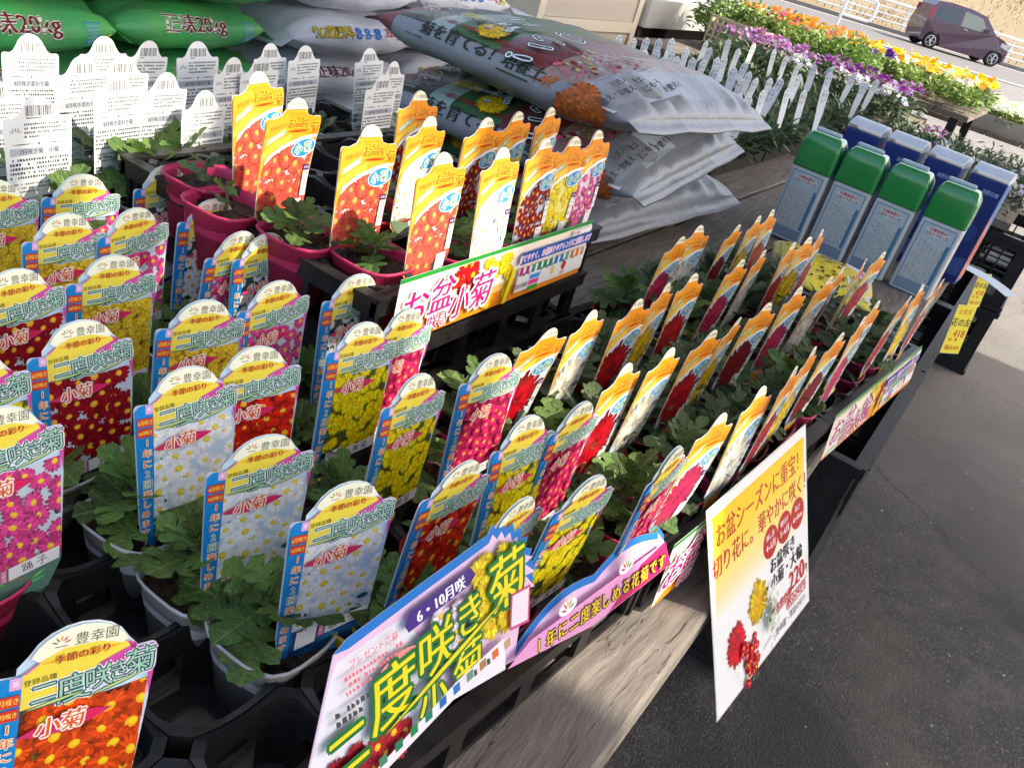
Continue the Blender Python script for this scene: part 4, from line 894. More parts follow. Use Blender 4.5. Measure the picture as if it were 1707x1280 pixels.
def price_sign():
    a = Art(dz=0.02); W, H = 300, 256
    a.rect(3, 3, W - 3, H - 3, (250, 250, 250))
    n = 14
    for k in range(n):
        t = k / n; y1 = H - 14 - t * 120; y0 = H - 14 - (t + 1 / n) * 120; m = t ** 1.2
        a.rect(12, y0, W - 10, y1, (252, int(214 + 34 * m), int(20 + 225 * m)), up=(k == 0))
    a.text('お盆シーズンに重宝！', 145, 217, 30, (206, 46, 20), sx=0.9, bold=0.7, rot=0.0); a.text('切り花に。華やかに咲く！', 150, 182, 28, (206, 46, 20), sx=0.9, bold=0.7)
    for k, (t1, t2) in enumerate((('挿し芽', '4~5月'), ('植付け', '5~6月'), ('高さ', '60~80cm'))):
        x = 170 + 46 * k; a.ell(x, 146, 23.5, 21, (196, 30, 34)); a.text(t1, x, 154, 9, (252, 246, 246), bold=0.2); a.text(t2, x, 141, 12 if k < 2 else 9, (252, 246, 246), bold=0.3)
    a.text('お盆咲き', 208, 113, 22, (32, 32, 34), bold=0.6); a.text('・小菊・大輪', 214, 90, 22, (32, 32, 34), bold=0.6)
    a.text('220', 254, 62, 38, (206, 30, 36), bold=1.0); a.text('円', 286, 56, 15, (206, 30, 36), bold=0.3); a.text('本体価格', 206, 50, 14, (206, 30, 36), bold=0.3); a.text('(税込242円)', 250, 36, 14, (206, 30, 36), bold=0.3)
    a.rect(180, 42, 290, 43.2, (206, 30, 36)); a.rect(220, 28, 286, 29.2, (206, 30, 36))
    a.text('・豊幸園', 190, 17, 12, (70, 70, 74)); a.text('・季節の彩り', 250, 17, 12, (70, 70, 74))
    rr = random.Random(9)
    a.flower(124, 88, 31, (250, 206, 20), (226, 170, 10), n=20, r2=True, rnd=rr); a.flower(58, 66, 29, (226, 20, 44), (190, 10, 40), n=22, r2=True, rnd=rr)
    for k in range(40):
        x, y = 92 + rr.gauss(0, 11), 32 + rr.gauss(0, 14)
        a.flower(x, y, 6.5, (222, 24, 60), (246, 200, 40), n=10, rnd=rr)
    for k in range(46): a.flower(156 + rr.gauss(0, 9), 56 + rr.gauss(0, 15), 4, (228, 232, 214), (200, 206, 160), n=9, rnd=rr)
    for k in range(16): a.lens(150 + rr.gauss(0, 14), 62 + rr.gauss(0, 18), 5, 1.2, (80, 120, 60), rr.uniform(0, 3))
    for (x, y) in ((66, 36), (60, 22), (86, 8), (98, 6)): a.lens(x, y, 5, 2, (90, 140, 60), 0.5)
    mat = material('laminated_paper', attr=True, rough=0.12, spec=0.5, transl=0.35)
    return a.card('price_sign', [(0, 0), (W, 0), (W, H), (0, H)], 0.8, edge=(210, 214, 210), mat=mat)
ps = link('price_sign', price_sign()); _bl = Vector((0.810, 0.0156, 0.561)); quad_place(ps, _bl, Vector((1.107, -0.0060, 0.566)) - _bl, Vector((0.812, 0.124, 0.79)) - _bl)
tag(ps, 'laminated yellow and white price sign reading 220 with drawn chrysanthemums hanging off the table', 'price sign')

# yellow price cards and the clear holder at the far end
def yellow_card(name, t):
    a = Art(dz=0.02); a.rect(0.5, 0.5, 69.5, 129.5, (244, 226, 60)); a.text('お買得', 35, 112, 16, (206, 70, 40)); a.text(t, 35, 84, 24, (56, 56, 40), bold=0.8); a.text('418', 42, 54, 28, (206, 60, 30), bold=0.6); a.lines(12, 60, 34, 1, 5, 8, (206, 70, 40)); a.text('税込459', 36, 16, 15, (206, 60, 30), bold=0.4)
    return a.card(name, [(0, 0), (70, 0), (70, 130), (0, 130)], 0.5, edge=(240, 226, 90), mat=M_PAPER)
yc = yellow_card('yellow_card', '花の友')
for k, (px, z) in enumerate((((1566, 588), 0.555), ((1611, 510), 0.60))):
    o = link('price_card', yc); P = at_z(px, z); s = 1.0 if k == 0 else 0.75
    quad_place(o, P, (0.82, -0.57, 0), (0.0, 0.18, 1)); o.scale = (s,) * 3
    tag(o, ('yellow price card with red figures hanging over the plank edge', 'second yellow price card half hidden behind the pale plastic strip')[k], 'price card')
b = MB(); 
M_CLEAR = material('pale_plastic', (0.62, 0.72, 0.78), rough=0.15, spec=0.5, transl=0.4)
P = at_z((1593, 437), 0.70); Q = at_z((1690, 487), 0.70)
d = (Q - P); d.z = 0; d.normalize(); nrm = Vector((-d.y, d.x, 0)); L_ = (Q - P).length
o = MB()
for k in range(6):
    t0, t1 = k / 6, (k + 1) / 6
    pass
rings = []
for k in range(7):
    t = k / 6; c = P + d * L_ * t + Vector((0, 0, 0.012 * math.sin(t * 2.5) - 0.02 * t))
    rings.append([c + nrm * 0.032 + Vector((0, 0, 0.0006)), c - nrm * 0.032 + Vector((0, 0, 0.0006)), c - nrm * 0.032, c + nrm * 0.032])
o.loft(rings); o = o.build('plastic_strip', M_CLEAR); tag(o, 'pale bluish plastic price strip sticking out over the aisle', 'price strip')
# ------------------------------------------------------------------ sacks
def film(name, rough=0.33, bump=(26, 0.5, 0.006)):
    return material(name, attr=True, rough=rough, spec=0.32, bump=bump, noise=(9, 0.25, (0.25, 0.25, 0.25)))
M_FILM = film('sack_film'); M_WOVEN = material('sack_green_film', attr=True, rough=0.42, spec=0.4, bump=(30, 0.45, 0.005, (1, 3, 3)))
M_INK = material('sack_ink', attr=True, rough=0.45, spec=0.22)
class Sack:
    def __init__(s, L, W, H, seed=0, pe=2.7, wr=0.0035, flange=0.035, tp=3.6):
        s.tp = tp
        s.L, s.W, s.H, s.pe, s.wr, s.fl = L, W, H, pe, wr, flange; r = random.Random(seed); s.ph = [r.uniform(0, 6.28) for _ in range(8)]; s.sag = r.uniform(-0.02, 0.02)
    def surf(s, v, th, off=0.0):
        e = 2 / s.pe; c, n = math.cos(th), math.sin(th); av = min(1.0, abs(v))
        hh = s.H / 2 * max(0.0, 1 - av ** s.tp) ** 0.55 + 0.0025; ww = s.W / 2 * (1 - 0.05 * av ** 4)
        p = s.ph
        d = s.wr * (math.sin(5 * v + 3 * th + p[0]) * 0.6 + math.sin(11 * v - 2 * th + p[1]) * 0.4 + math.sin(7 * th + p[2] + 3 * v) * 0.35) * (1 - av ** 6)
        pl = 0.011 * av ** 4 * (1 - av ** 14) * math.sin(17 * c * 1.3 + p[3] + 2 * av) + 0.006 * av ** 3 * (1 - av ** 14) * math.sin(29 * c + p[4])
        y = (ww + d + off) * (abs(c) ** e) * (1 if c >= 0 else -1); z = (hh + d + pl + off) * (abs(n) ** e) * (1 if n >= 0 else -0.92)
        return (v * s.L / 2, y, z + s.sag * v * v)
    def mesh(s, name, colf, mat, nv=44, nt=48):
        b = MB(); vs = [-1 - 2 * s.fl / s.L, -1 - s.fl / s.L] + [math.sin(math.pi / 2 * (-1 + 2 * k / nv)) for k in range(nv + 1)] + [1 + s.fl / s.L, 1 + 2 * s.fl / s.L]
        ths = [2 * math.pi * k / nt for k in range(nt)]
        V = []
        for v in vs:
            for t in ths:
                x, y, z = s.surf(max(-1, min(1, v)), t)
                if abs(v) > 1: x = v * s.L / 2; z = (0.0016 if math.sin(t) >= 0 else -0.0016) + 0.004 * math.sin(y * 26 + s.ph[5]) * (abs(v) - 1) * 8 - 0.16 * (abs(v) - 1) + s.sag
                V.append((x, y, z))
        b.v = V
        for i in range(len(vs) - 1):
            for k in range(nt):
                b.f.append((i * nt + k, i * nt + (k + 1) % nt, (i + 1) * nt + (k + 1) % nt, (i + 1) * nt + k)); b.c.append(lin(colf((vs[i] + vs[i + 1]) / 2, (ths[k] + math.pi / nt) % (2 * math.pi))))
        b.f = [f[::-1] for f in b.f]
        b.f.append(tuple(range(nt))); b.c.append(lin(colf(-1, 1.5))); b.f.append(tuple(range((len(vs) - 1) * nt, len(vs) * nt))[::-1]); b.c.append(lin(colf(1, 1.5)))
        return b.mesh(name, mat, smooth=True, colors=True)
    def print_mesh(s, art, name, th0, flip=1, thspan=None, v0=0.0, vdir=1, off=0.0016, swap=False, sub=0):
        """wrap millimetre art round the sack: art x along the sack, art y round it from angle th0"""
        N = 160; ths = [th0 + flip * 2.6 * k / N for k in range(-N, N + 1)]
        arc = {}; acc = [0.0]; prev = s.surf(v0, ths[0])
        for t in ths[1:]:
            q = s.surf(v0, t); acc.append(acc[-1] + math.dist(prev[1:], q[1:])); prev = q
        acc = np.array(acc) - acc[N]; tt = np.array(ths)
        b = MB(); b.f = list(art.F); b.c = list(art.C); out = []
        for (x, y, z) in art.V:
            if swap: x, y = -y, x
            th = float(np.interp(y / 1000, acc, tt)); v = max(-0.995, min(0.995, v0 + vdir * x / 1000 / (s.L / 2))); out.append(s.surf(v, th, off + z / 1000))
        b.v = out
        if (vdir * flip) > 0: pass
        return b.mesh(name, M_INK, colors=True)

# ---- fertiliser sacks stacked on pallets behind the table
GREEN = (80, 172, 96)
def green_text(t='正味20kg'):
    a = Art(dz=0.05); a.text(t, -10, 0, 44, (110, 34, 28), out=(236, 226, 216), ow=2.2, bold=1.4, sx=1.0, no=6); a.rect(120, -36, 158, 6, (60, 120, 176)); a.lines(124, 154, -4, 5, 7, 4, (120, 170, 210)); a.poly([(176, -30), (186, -30), (196, 60), (184, 60)], (214, 196, 60)); return a
def white_text():
    a = Art(dz=0.05); a.text('化成肥料', -108, 4, 36, (214, 190, 40), out=(70, 64, 20), ow=1.8, bold=1.0, no=6); a.text('8-8-8', 16, 2, 44, (30, 110, 196), out=(250, 250, 250), ow=1.4, bold=2.2, no=5); a.text('20kg', 108, 2, 32, (190, 50, 70), bold=0.8); a.rect(150, -14, 196, 14, (206, 186, 50)); a.lines(154, 192, -6, 1, 5, 12, (80, 70, 20)); return a
def white_text2():
    a = Art(dz=0.05); a.text('正味20kg', -40, 6, 40, (120, 40, 50), bold=1.2); a.rect(100, -40, 140, 10, (90, 160, 216)); a.lines(104, 136, -2, 5, 8, 5, (160, 200, 230)); return a
sg = Sack(0.40, 0.62, 0.118, 4, pe=3.0); sw = Sack(0.46, 0.62, 0.118, 9, pe=3.0, wr=0.006)
meg = sg.mesh('green_sack', lambda v, t: (GREEN[0] + 10 * math.sin(9 * v), GREEN[1] + 12 * math.sin(5 * v + t), GREEN[2]), M_WOVEN)
mew = sw.mesh('white_sack', lambda v, t: (216, 219, 226), M_WOVEN)
TH_FRONT = math.pi * 1.0 - 0.22
ig = sg.print_mesh(green_text(), 'lettering', TH_FRONT, -1); iw = sw.print_mesh(white_text(), 'lettering', TH_FRONT, -1); iw2 = sw.print_mesh(white_text2(), 'lettering', TH_FRONT, -1)
pal_mesh = None
def pallet(x0, x1, label):
    t = thing('wooden_pallet', label, 'pallet', (x0, 1.58, 0))
    for k in range(3): b = MB(); b.box(0, x1 - x0, 0.02 + 0.27 * k, 0.12 + 0.27 * k, 0, 0.09); b.build('bearer', M_WOOD, t)
    n = int((x1 - x0) / 0.15)
    for k in range(n): b = MB(); x = k * (x1 - x0) / n; b.box(x, x + 0.11, 0, 0.68, 0.092, 0.112); b.build('slat', M_WOOD, t)
pallet(0.40, 1.62, 'wooden pallet under the green sacks'); pallet(1.66, 3.12, 'wooden pallet under the white fertiliser sacks')
for ci, (cx, grn) in enumerate(((0.62, 1), (1.03, 1), (1.44, 1), (1.915, 0), (2.39, 0), (2.87, 0))):
    for k in range(9):
        r = random.Random(ci * 31 + k)
        if not grn and k == 8 and ci >= 4: continue
        if ci == 5 and k > 6: continue
        t = thing('fertilizer_sack', ('green 20kg sack, %s layer of the %s' if grn else 'white fertilizer sack, %s layer of the %s') % (('bottom', 'second', 'third', 'fourth', 'fifth', 'sixth', 'seventh', 'eighth', 'top')[k], ('green column farthest from the white sacks', 'middle green column', 'green column beside the white sacks', 'white column beside the green sacks', 'middle white column', 'white column nearest the cabinet')[ci]), 'sack', (cx + r.uniform(-0.025, 0.025) - (0.06 if grn and k % 2 == 0 else 0), 1.905 + r.uniform(-0.02, 0.02), 0.112 + 0.054 + 0.1105 * k), R(r.uniform(-3, 3)), 'green sacks' if grn else 'white sacks')
        link('sack_body', meg if grn else mew, t)
        # every sack shows its print on the front bulge
        link('lettering', ig if grn else (iw if (k + ci) % 4 else iw2), t)

# ---- big grey potting soil sacks on the table: seams towards -Y and +Y, so local X is turned to world -Y
def grey_col(v, t):
    top = math.sin(t)
    if top > 0.28:                      # upper face
        c = math.cos(t)
        if v < -0.80: return (128, 24, 40)
        if v < -0.55: return (70, 74, 70)
        if v < -0.02: return (40, 92, 44) if c > -0.2 or v > -0.35 else (150, 170, 160)
        if v < 0.34: return (104, 26, 34)
        if v < 0.62: return (150, 120, 110)
        if v > 0.90: return (120, 123, 130)
        return (140, 144, 150)
    if v < -0.82 and top > -0.2: return (120, 26, 40)
    return (132, 134, 137)
gsk = Sack(0.62, 0.78, 0.135, 21, pe=2.6, wr=0.006, flange=0.026)
meb = gsk.mesh('soil_sack', grey_col, M_FILM, nv=60, nt=64)
def sack_top():
    a = Art(dz=0.05); rr = random.Random(4)
    # x along the sack from its far seam to the near seam, y from the camera side over the top
    for k in range(130):
        x, y = rr.uniform(102, 190), rr.uniform(-90, 200); a.ell(x, y, rr.uniform(3, 7), rr.uniform(3, 6), rr.choice(((150, 30, 50), (190, 60, 100), (200, 180, 60), (170, 190, 170), (120, 40, 30), (210, 90, 120))), rr.uniform(0, 3), 7)
    a.flower(-40, -60, 36, (222, 180, 30), (190, 140, 20), n=22, r2=True, rnd=rr)
    for k in range(12): a.rect(-148 + (k % 4) * 16, -10 - (k // 4) * 15, -136 + (k % 4) * 16, 1 - (k // 4) * 15, (214, 190, 40), up=(k == 0))
    a.text('ポンポン', -228, 40, 46, (206, 208, 206), rot=1.57); a.lines(-250, -190, -60, 4, 12, 6, (150, 152, 150))
    for ch, x, y, sz, c in (('千', -62, -20, 92, (40, 92, 44)), ('い', 58, -30, 80, (40, 40, 56)), ('!', 58, -104, 74, (40, 40, 56)), ('土', -62, 90, 90, (40, 92, 44)), ('の', 58, 66, 80, (40, 40, 56))):
        a.text(ch, x, y, sz, (30, 30, 34), out=(30, 30, 34), ow=5.5, rot=-1.57 + 0.15, no=8); a.text(ch, x, y, sz, c, out=(226, 230, 228), ow=3.4, rot=-1.57 + 0.15, no=8)
    a.poly([(205, -130), (285, -130), (285, 170), (205, 170)], (196, 200, 206))
    for k in range(9):
        x0 = 270 - k * 7; 
    a.text('植え替え・鉢植え・花壇にもそのまま使える!', 262, 10, 17, (60, 60, 66), rot=1.57, bold=0.4); a.text('元肥入り培養土', 238, -10, 16, (70, 66, 70), rot=1.57, bold=0.4)
    for k in range(5): a.text('ふかふか用土たっぷり', 216 - k * 0, -60 + k * 46, 6, (90, 90, 96), rot=1.57)
    for k in range(3): a.flower(200 + 22 * k, -152 + 26 * (k % 2), 36, (176, 92, 40), (120, 60, 20), n=16, r2=True, rnd=rr)
    return a
def sack_side():
    a = Art(dz=0.05)
    a.barcode(-210, -165, -16, 22, (60, 60, 62)); a.barcode(170, 215, -20, 16, (60, 60, 62))
    a.text('一度に大輪の花が見事に咲かせる!', -30, 46, 16, (150, 60, 50), bold=0.5); a.text('菊を育てる！培養土', -26, 10, 34, (44, 48, 38), bold=1.2); a.rect(20, -14, 100, -11, (60, 70, 50)); a.text('14ℓ', 130, 4, 34, (176, 96, 40), bold=1.0, shear=0.2)
    return a
# after the turn the side facing the camera (world -X) is local -Y: theta = pi
ib_top = gsk.print_mesh(sack_top(), 'print', math.pi / 2 + 0.66, -1); ib_side = gsk.print_mesh(sack_side(), 'lettering', math.pi - 0.12, -1)
# near-end silver flap
fl = MB(); n = 14; rows = []
for j, (dx, dz_) in enumerate(((0.300, 0.020), (0.334, 0.012), (0.350, -0.006), (0.355, -0.034))):
    rows.append([(dx + 0.0012 * math.sin(i * 0.9 + j), -0.35 + 0.70 * i / n, dz_ + 0.003 * math.sin(i * 0.8 + j * 0.6)) for i in range(n + 1)])
for j in range(3):
    fl.add(rows[j] + rows[j + 1], [(i, i + 1, n + 2 + i, n + 1 + i) for i in range(n)], lin((138, 140, 146)))
me_fl = fl.mesh('end_flap', material('silver_film', attr=True, rough=0.4, spec=0.4), smooth=True, colors=True)
for k, (x, y, z, rz, rx) in enumerate(((1.94, 0.96, 0.744, -4, 0), (1.91, 0.95, 0.855, 5, 1.5), (1.885, 0.935, 0.966, -2, -2.5))):
    t = thing('soil_sack', ('lowest', 'middle', 'top')[k] + ' grey and green potting soil sack of the stack of three on the planks', 'sack', (x, y, z), 0, 'potting soil sacks')
    t.rotation_euler = (R(rx), 0, R(-90 + rz))
    link('sack_body', meb, t); link('print', ib_top, t); link('lettering', ib_side, t)

# patterned bag lying before the bottles
ys_ = Sack(0.30, 0.26, 0.055, 33, pe=2.4, wr=0.004, flange=0.02)
def ycol(v, t): 
    r = random.Random(int((v * 40) + 900) * 131 + int(t * 22)); 
    if v > 0.45: return (206, 196, 206) if r.random() < 0.6 else (200, 120, 180)
    return (226, 200, 40) if r.random() < 0.55 else (50, 52, 40)
yb = ys_.mesh('flower_food_bag', lambda v, t: (226, 206, 70), M_FILM, nv=30, nt=40)
a = Art(dz=0.04); rr = random.Random(8)
for k in range(120): a.ell(rr.uniform(-140, 60), rr.uniform(-105, 105), rr.uniform(4, 8), rr.uniform(3, 6), (44, 46, 34) if k % 2 else (240, 212, 30), rr.uniform(0, 3), 7)
a.rect(66, -100, 140, 100, (222, 214, 222)); a.text('花ごころ', 96, -40, 34, (60, 110, 80), rot=1.57, bold=0.6); a.text('菊の土', 122, 40, 30, (190, 60, 150), rot=1.57, bold=0.6)
t = thing('soil_bag', 'small yellow and black patterned bag lying in front of the green-capped bottles', 'bag', (2.06, 0.30, ZT + 0.035), R(-70)); t.rotation_euler = (R(8), R(4), R(-70)); t.scale = (0.72, 0.72, 0.6)
link('bag_body', yb, t); link('print', ys_.print_mesh(a, 'print', math.pi / 2, -1), t)

# ------------------------------------------------------------------ bottles and boxes
M_CAP = material('green_cap', (0.012, 0.21, 0.045), rough=0.2, spec=0.6, coat=0.3); M_WHITEB = material('white_bottle', (0.50, 0.51, 0.50), rough=0.35)
M_WRAP = material('clear_wrap', (0.9, 0.95, 0.95), rough=0.08, trans=1.0, spec=0.5)
M_WRAP.node_tree.nodes['Principled BSDF'].inputs['IOR'].default_value = 1.05
M_BOX = material('blue_box', (0.010, 0.035, 0.19), rough=0.35, coat=0.2); M_BOXTOP = material('box_lid', (0.62, 0.68, 0.76), rough=0.3)
def rrect(hx, hy, r, z, n=5):
    out = []
    for cx, cy, a0 in ((hx - r, hy - r, 0), (-hx + r, hy - r, 1), (-hx + r, -hy + r, 2), (hx - r, -hy + r, 3)):
        for k in range(n): a = (a0 + k / (n - 1)) * math.pi / 2; out.append((cx + r * math.cos(a), cy + r * math.sin(a), z))
    return out
bb = MB(); bb.loft([rrect(0.030, 0.045, 0.006, 0.0), rrect(0.034, 0.0490, 0.006, 0.004), rrect(0.034, 0.0490, 0.006, 0.182), rrect(0.032, 0.047, 0.006, 0.186)]); me_body = bb.mesh('bottle_body', M_WHITEB)
bb = MB(); bb.loft([rrect(0.0365, 0.0505, 0.009, 0.187), rrect(0.0372, 0.0512, 0.010, 0.192), rrect(0.0368, 0.0508, 0.011, 0.246), rrect(0.0360, 0.0490, 0.012, 0.258), rrect(0.0335, 0.0440, 0.013, 0.268), rrect(0.0290, 0.0390, 0.013, 0.275), rrect(0.0240, 0.0340, 0.012, 0.2765)]); me_cap = bb.mesh('cap', M_CAP, smooth=True)
bb = MB(); bb.loft([rrect(0.003, 0.030, 0.002, 0.2755), rrect(0.0045, 0.034, 0.002, 0.280), rrect(0.0025, 0.031, 0.002, 0.284)]); me_tab = bb.mesh('wrap_tab', M_CLEAR)
a = Art(dz=0.03); a.rect(-41, 8, 41, 178, (92, 128, 150)); a.rect(-38.5, 10.5, 38.5, 175.5, (176, 190, 194)); a.rect(-36, 38, 30, 140, (188, 192, 190)); a.rect(-38, 11, 38, 34, (130, 146, 160))
a.rect(31, 38, 38, 140, (70, 120, 150)); a.ell(0, 160, 31, 12, (206, 208, 206)); a.text('有機液肥の', 0, 165, 9, (190, 60, 50), bold=0.3); a.text('ウルトラキング', 0, 155, 9.5, (170, 40, 40), bold=0.4, sx=0.85)
for k in range(6): a.lines(-32 + 11 * k, -25 + 11 * k, 132 - 2 * k, 14, 7, 2.6, (120, 124, 126), fill=0.6)
a.rect(-36, -14, -26, -4, (60, 60, 62)) if False else None
me_lab = a.card('bottle_print', [(-41.5, 7.5), (41.5, 7.5), (41.5, 178.5), (-41.5, 178.5)], 0.2)
bx = MB(); bx.box(-0.045, 0.045, -0.052, 0.052, 0, 0.262); me_bx = bx.mesh('carton', M_BOX)
bx = MB(); nk = 8
top = [[(-0.0455 + 0.091 * k / nk, s * 0.0525, 0.2625 + 0.026 * math.sin(math.pi * (0.12 + 0.76 * k / nk))) for k in range(nk + 1)] for s in (-1, 1)]
bx.add(top[0] + top[1], [(k, k + 1, nk + 2 + k, nk + 1 + k) for k in range(nk)]); 
for s_, row in ((-1, top[0]), (1, top[1])):
    bs = [(p[0], p[1], 0.2622) for p in row]; bx.add(row + bs, [(k, nk + 1 + k, nk + 2 + k, k + 1) for k in range(nk)])
me_lid = bx.mesh('carton_lid', M_BOXTOP, smooth=False)
a = Art(dz=0.03); a.text('液肥有機', 20, 232, 12, (150, 170, 200), bold=0.3); a.poly([(-48, 20), (48, 20), (48, 70), (-48, 50)], (60, 90, 150)); a.ell(10, 130, 30, 24, (36, 70, 140)); me_bp = a.card('carton_print', [(-50, 4), (50, 4), (50, 258), (-50, 258)], 0.2, back=(24, 46, 112), edge=(24, 46, 112))
a = Art(dz=0.03); a.rect(-38, 4, 38, 258, (40, 110, 180)); a.poly([(-38, 10), (38, 10), (38, 120), (-38, 190)], (214, 120, 90)); a.ell(0, 90, 28, 40, (190, 60, 40)); me_bs = a.card('carton_side_print', [(-39, 3), (39, 3), (39, 259), (-39, 259)], 0.2, back=(40, 110, 180), edge=(40, 110, 180))
for k, yb_ in enumerate((0.478, 0.368, 0.257, 0.142)):
    lab_ = ('closest to the soil sacks', 'second from the soil sacks', 'third from the soil sacks', 'at the table edge')[k]
    t = thing('fertilizer_bottle', 'green-capped white fertilizer bottle in a blue-framed label, ' + lab_, 'bottle', (2.37, yb_, ZT), R(-4 + 2 * (k % 2)), 'green-capped bottles')
    link('bottle_body', me_body, t); link('cap', me_cap, t); link('wrap_tab', me_tab, t, (0.016, 0.008, 0)); link('front_print', me_lab, t, (-0.0346, 0, 0), (0, 0, R(-90)))
    t = thing('carton', 'tall dark blue carton with pale arched lid behind the bottle ' + lab_, 'box', (2.66, yb_ - 0.035, ZT), R(-6 + 2 * (k % 2)), 'blue cartons')
    t.scale = (1.08, 0.88, 1.06)
    link('carton_body', me_bx, t); link('lid', me_lid, t); link('front_print', me_bp, t, (-0.0456, 0, 0), (0, 0, R(-90))); link('side_print', me_bs, t, (0, -0.0526, 0))
# ------------------------------------------------------------------ flower benches further along
def bench(x0, x1, y0, y1, zt, label, name='display_bench'):
    t = thing(name, label, 'bench', (x0, y0, 0)); L, W = x1 - x0, y1 - y0
    n = max(2, int(W / 0.2))
    for k in range(n):
        b = MB(); b.box(0, L, k * W / n, (k + 1) * W / n - 0.008, zt - 0.03, zt); b.build('plank', M_WOOD, t)
    for x in (0.05, L - 0.1):
        for y in (0.05, W - 0.1):
            b = MB(); b.box(x, x + 0.05, y, y + 0.05, 0, zt - 0.031); b.build('leg', M_BLACK2, t)
    return t
bench(2.62, 4.72, 0.80, 1.62, 0.66, 'low bench under the leafy plants with white stick labels')
bench(4.05, 5.10, 0.02, 0.74, 0.64, 'bench on dark crates holding bushy plants beyond the blue cartons')
bench(4.74, 5.84, 0.70, 2.15, 0.72, 'bench under the purple flowers and the bright green bushes'); bench(5.85, 6.9, 0.5, 2.1, 0.80, 'bench under the orange and yellow pansies'); bench(7.0, 8.3, 0.0, 1.4, 0.66, 'far bench under the white flower trays')
for i, x in enumerate((4.06, 4.69)):
    for k in range(2): crate(x, -0.10, k * 0.30, 0.61, 0.40, 0.296, ('lower', 'upper')[k] + ' open lattice crate under the bench beyond the table', 0, 'lattice crates in the sun')

def open_tray(x0, y0, L, W, z, label, rz=0, h=0.055, mat=None, group='shallow black trays'):
    t = thing('seed_tray', label, 'plant tray', (x0, y0, z), rz, group); m = mat or M_BLACK; w = 0.006
    for nm, a in (('side', (0, L, 0, w)), ('side', (0, L, W - w, W)), ('end', (0, w, w, W - w)), ('end', (L - w, L, w, W - w))):
        b = MB(); b.box(*a, 0, h); b.build(nm, m, t)
    b = MB(); b.box(w, L - w, w, W - w, 0.0, 0.03); b.build('compost', M_SOIL, t)
    return t

def strip_leaf(seed, mat, wid=0.16):
    b = MB(); r = random.Random(seed); pts = []
    for k in range(6):
        y = k / 5; w = wid * math.sin(math.pi * (0.08 + 0.87 * y)) ; z = -0.25 * y * y; pts += [(-w, y, z + w * 0.25), (0, y, z), (w, y, z + w * 0.25)]
    b.add(pts, [q for k in range(5) for q in ((k * 3, k * 3 + 1, k * 3 + 4, k * 3 + 3), (k * 3 + 1, k * 3 + 2, k * 3 + 5, k * 3 + 4))]); return b
M_GREEN1 = leaf_material('narrow_leaf', (0.055, 0.10, 0.042), (0.085, 0.14, 0.065)); M_GREEN2 = leaf_material('bright_leaf', (0.10, 0.19, 0.035), (0.19, 0.27, 0.06)); M_GREEN3 = leaf_material('dark_leaf', (0.038, 0.072, 0.034), (0.06, 0.10, 0.045))
def tuft_mesh(name, seed, mat, n, rad, hgt, ll, wid, dome=1.0, spread=1.0):
    """a bushy clump: many small leaves set along thin shoots through a dome-shaped volume"""
    r = random.Random(seed); b = MB(); proto = strip_leaf(seed, mat, wid)
    for k in range(n):
        a = r.uniform(0, 6.283); q = math.sqrt(r.random()); x, y = rad * q * math.cos(a), rad * q * math.sin(a)
        top = hgt * (1 - dome * 0.55 * q * q) * r.uniform(0.75, 1.08); z = top * r.uniform(0.25, 1.0) ** 0.7
        s = ll * r.uniform(0.65, 1.2); el = r.uniform(0.1, 1.25) if q < 0.7 else r.uniform(-0.2, 0.9)
        M = Matrix.Translation((x, y, z)) @ Matrix.Rotation(a - 1.57 + r.uniform(-1.4, 1.4) * spread, 4, 'Z') @ Matrix.Rotation(el, 4, 'X') @ Matrix.Rotation(r.uniform(-0.6, 0.6), 4, 'Y') @ Matrix.Scale(s, 4)
        b.add([M @ Vector(v) for v in proto.v], proto.f)
    return b.mesh(name, mat, smooth=True)
def blossom_mesh(name, seed, cols, n, rad, z0, z1, size, petals=5, flat=0.4):
    r = random.Random(seed); b = MB()
    for k in range(n):
        a = r.uniform(0, 6.283); q = math.sqrt(r.random()); x, y = rad * q * math.cos(a), rad * q * math.sin(a); z = z0 + (z1 - z0) * (1 - 0.6 * q * q) * r.uniform(0.7, 1.0)
        M = Matrix.Translation((x, y, z)) @ Matrix.Rotation(r.uniform(0, 6.28), 4, 'Z') @ Matrix.Rotation(r.uniform(0.2, 1.1), 4, 'X')
        c = lin(r.choice(cols)); c = tuple(v * r.uniform(0.75, 1.15) for v in c); s = size * r.uniform(0.75, 1.15); ph = r.uniform(0, 1)
        for i in range(petals):
            t = ph + 6.283 * i / petals; d = 3.1416 / petals * 1.08
            P = [(0, 0, 0), (0.62 * math.cos(t - d), 0.62 * math.sin(t - d), 0.10), (0.98 * math.cos(t - d * 0.4), 0.98 * math.sin(t - d * 0.4), 0.04 + 0.1 * r.random()), (0.98 * math.cos(t + d * 0.4), 0.98 * math.sin(t + d * 0.4), 0.04 + 0.1 * r.random()), (0.62 * math.cos(t + d), 0.62 * math.sin(t + d), 0.10)]
            b.add([M @ (Vector(p) * s) for p in P], [(0, 1, 2, 3, 4)], tuple(v * r.uniform(0.85, 1.1) for v in c))
        b.add([M @ (Vector((0.16 * math.cos(t), 0.16 * math.sin(t), 0.12)) * s) for t in [i * 6.283 / 6 for i in range(6)]], [(0, 1, 2, 3, 4, 5)], lin((200, 170, 60)))
    return b.mesh(name, M_PETAL, colors=True)
M_PETAL = material('petal', attr=True, rough=0.55, spec=0.25, transl=0.35)

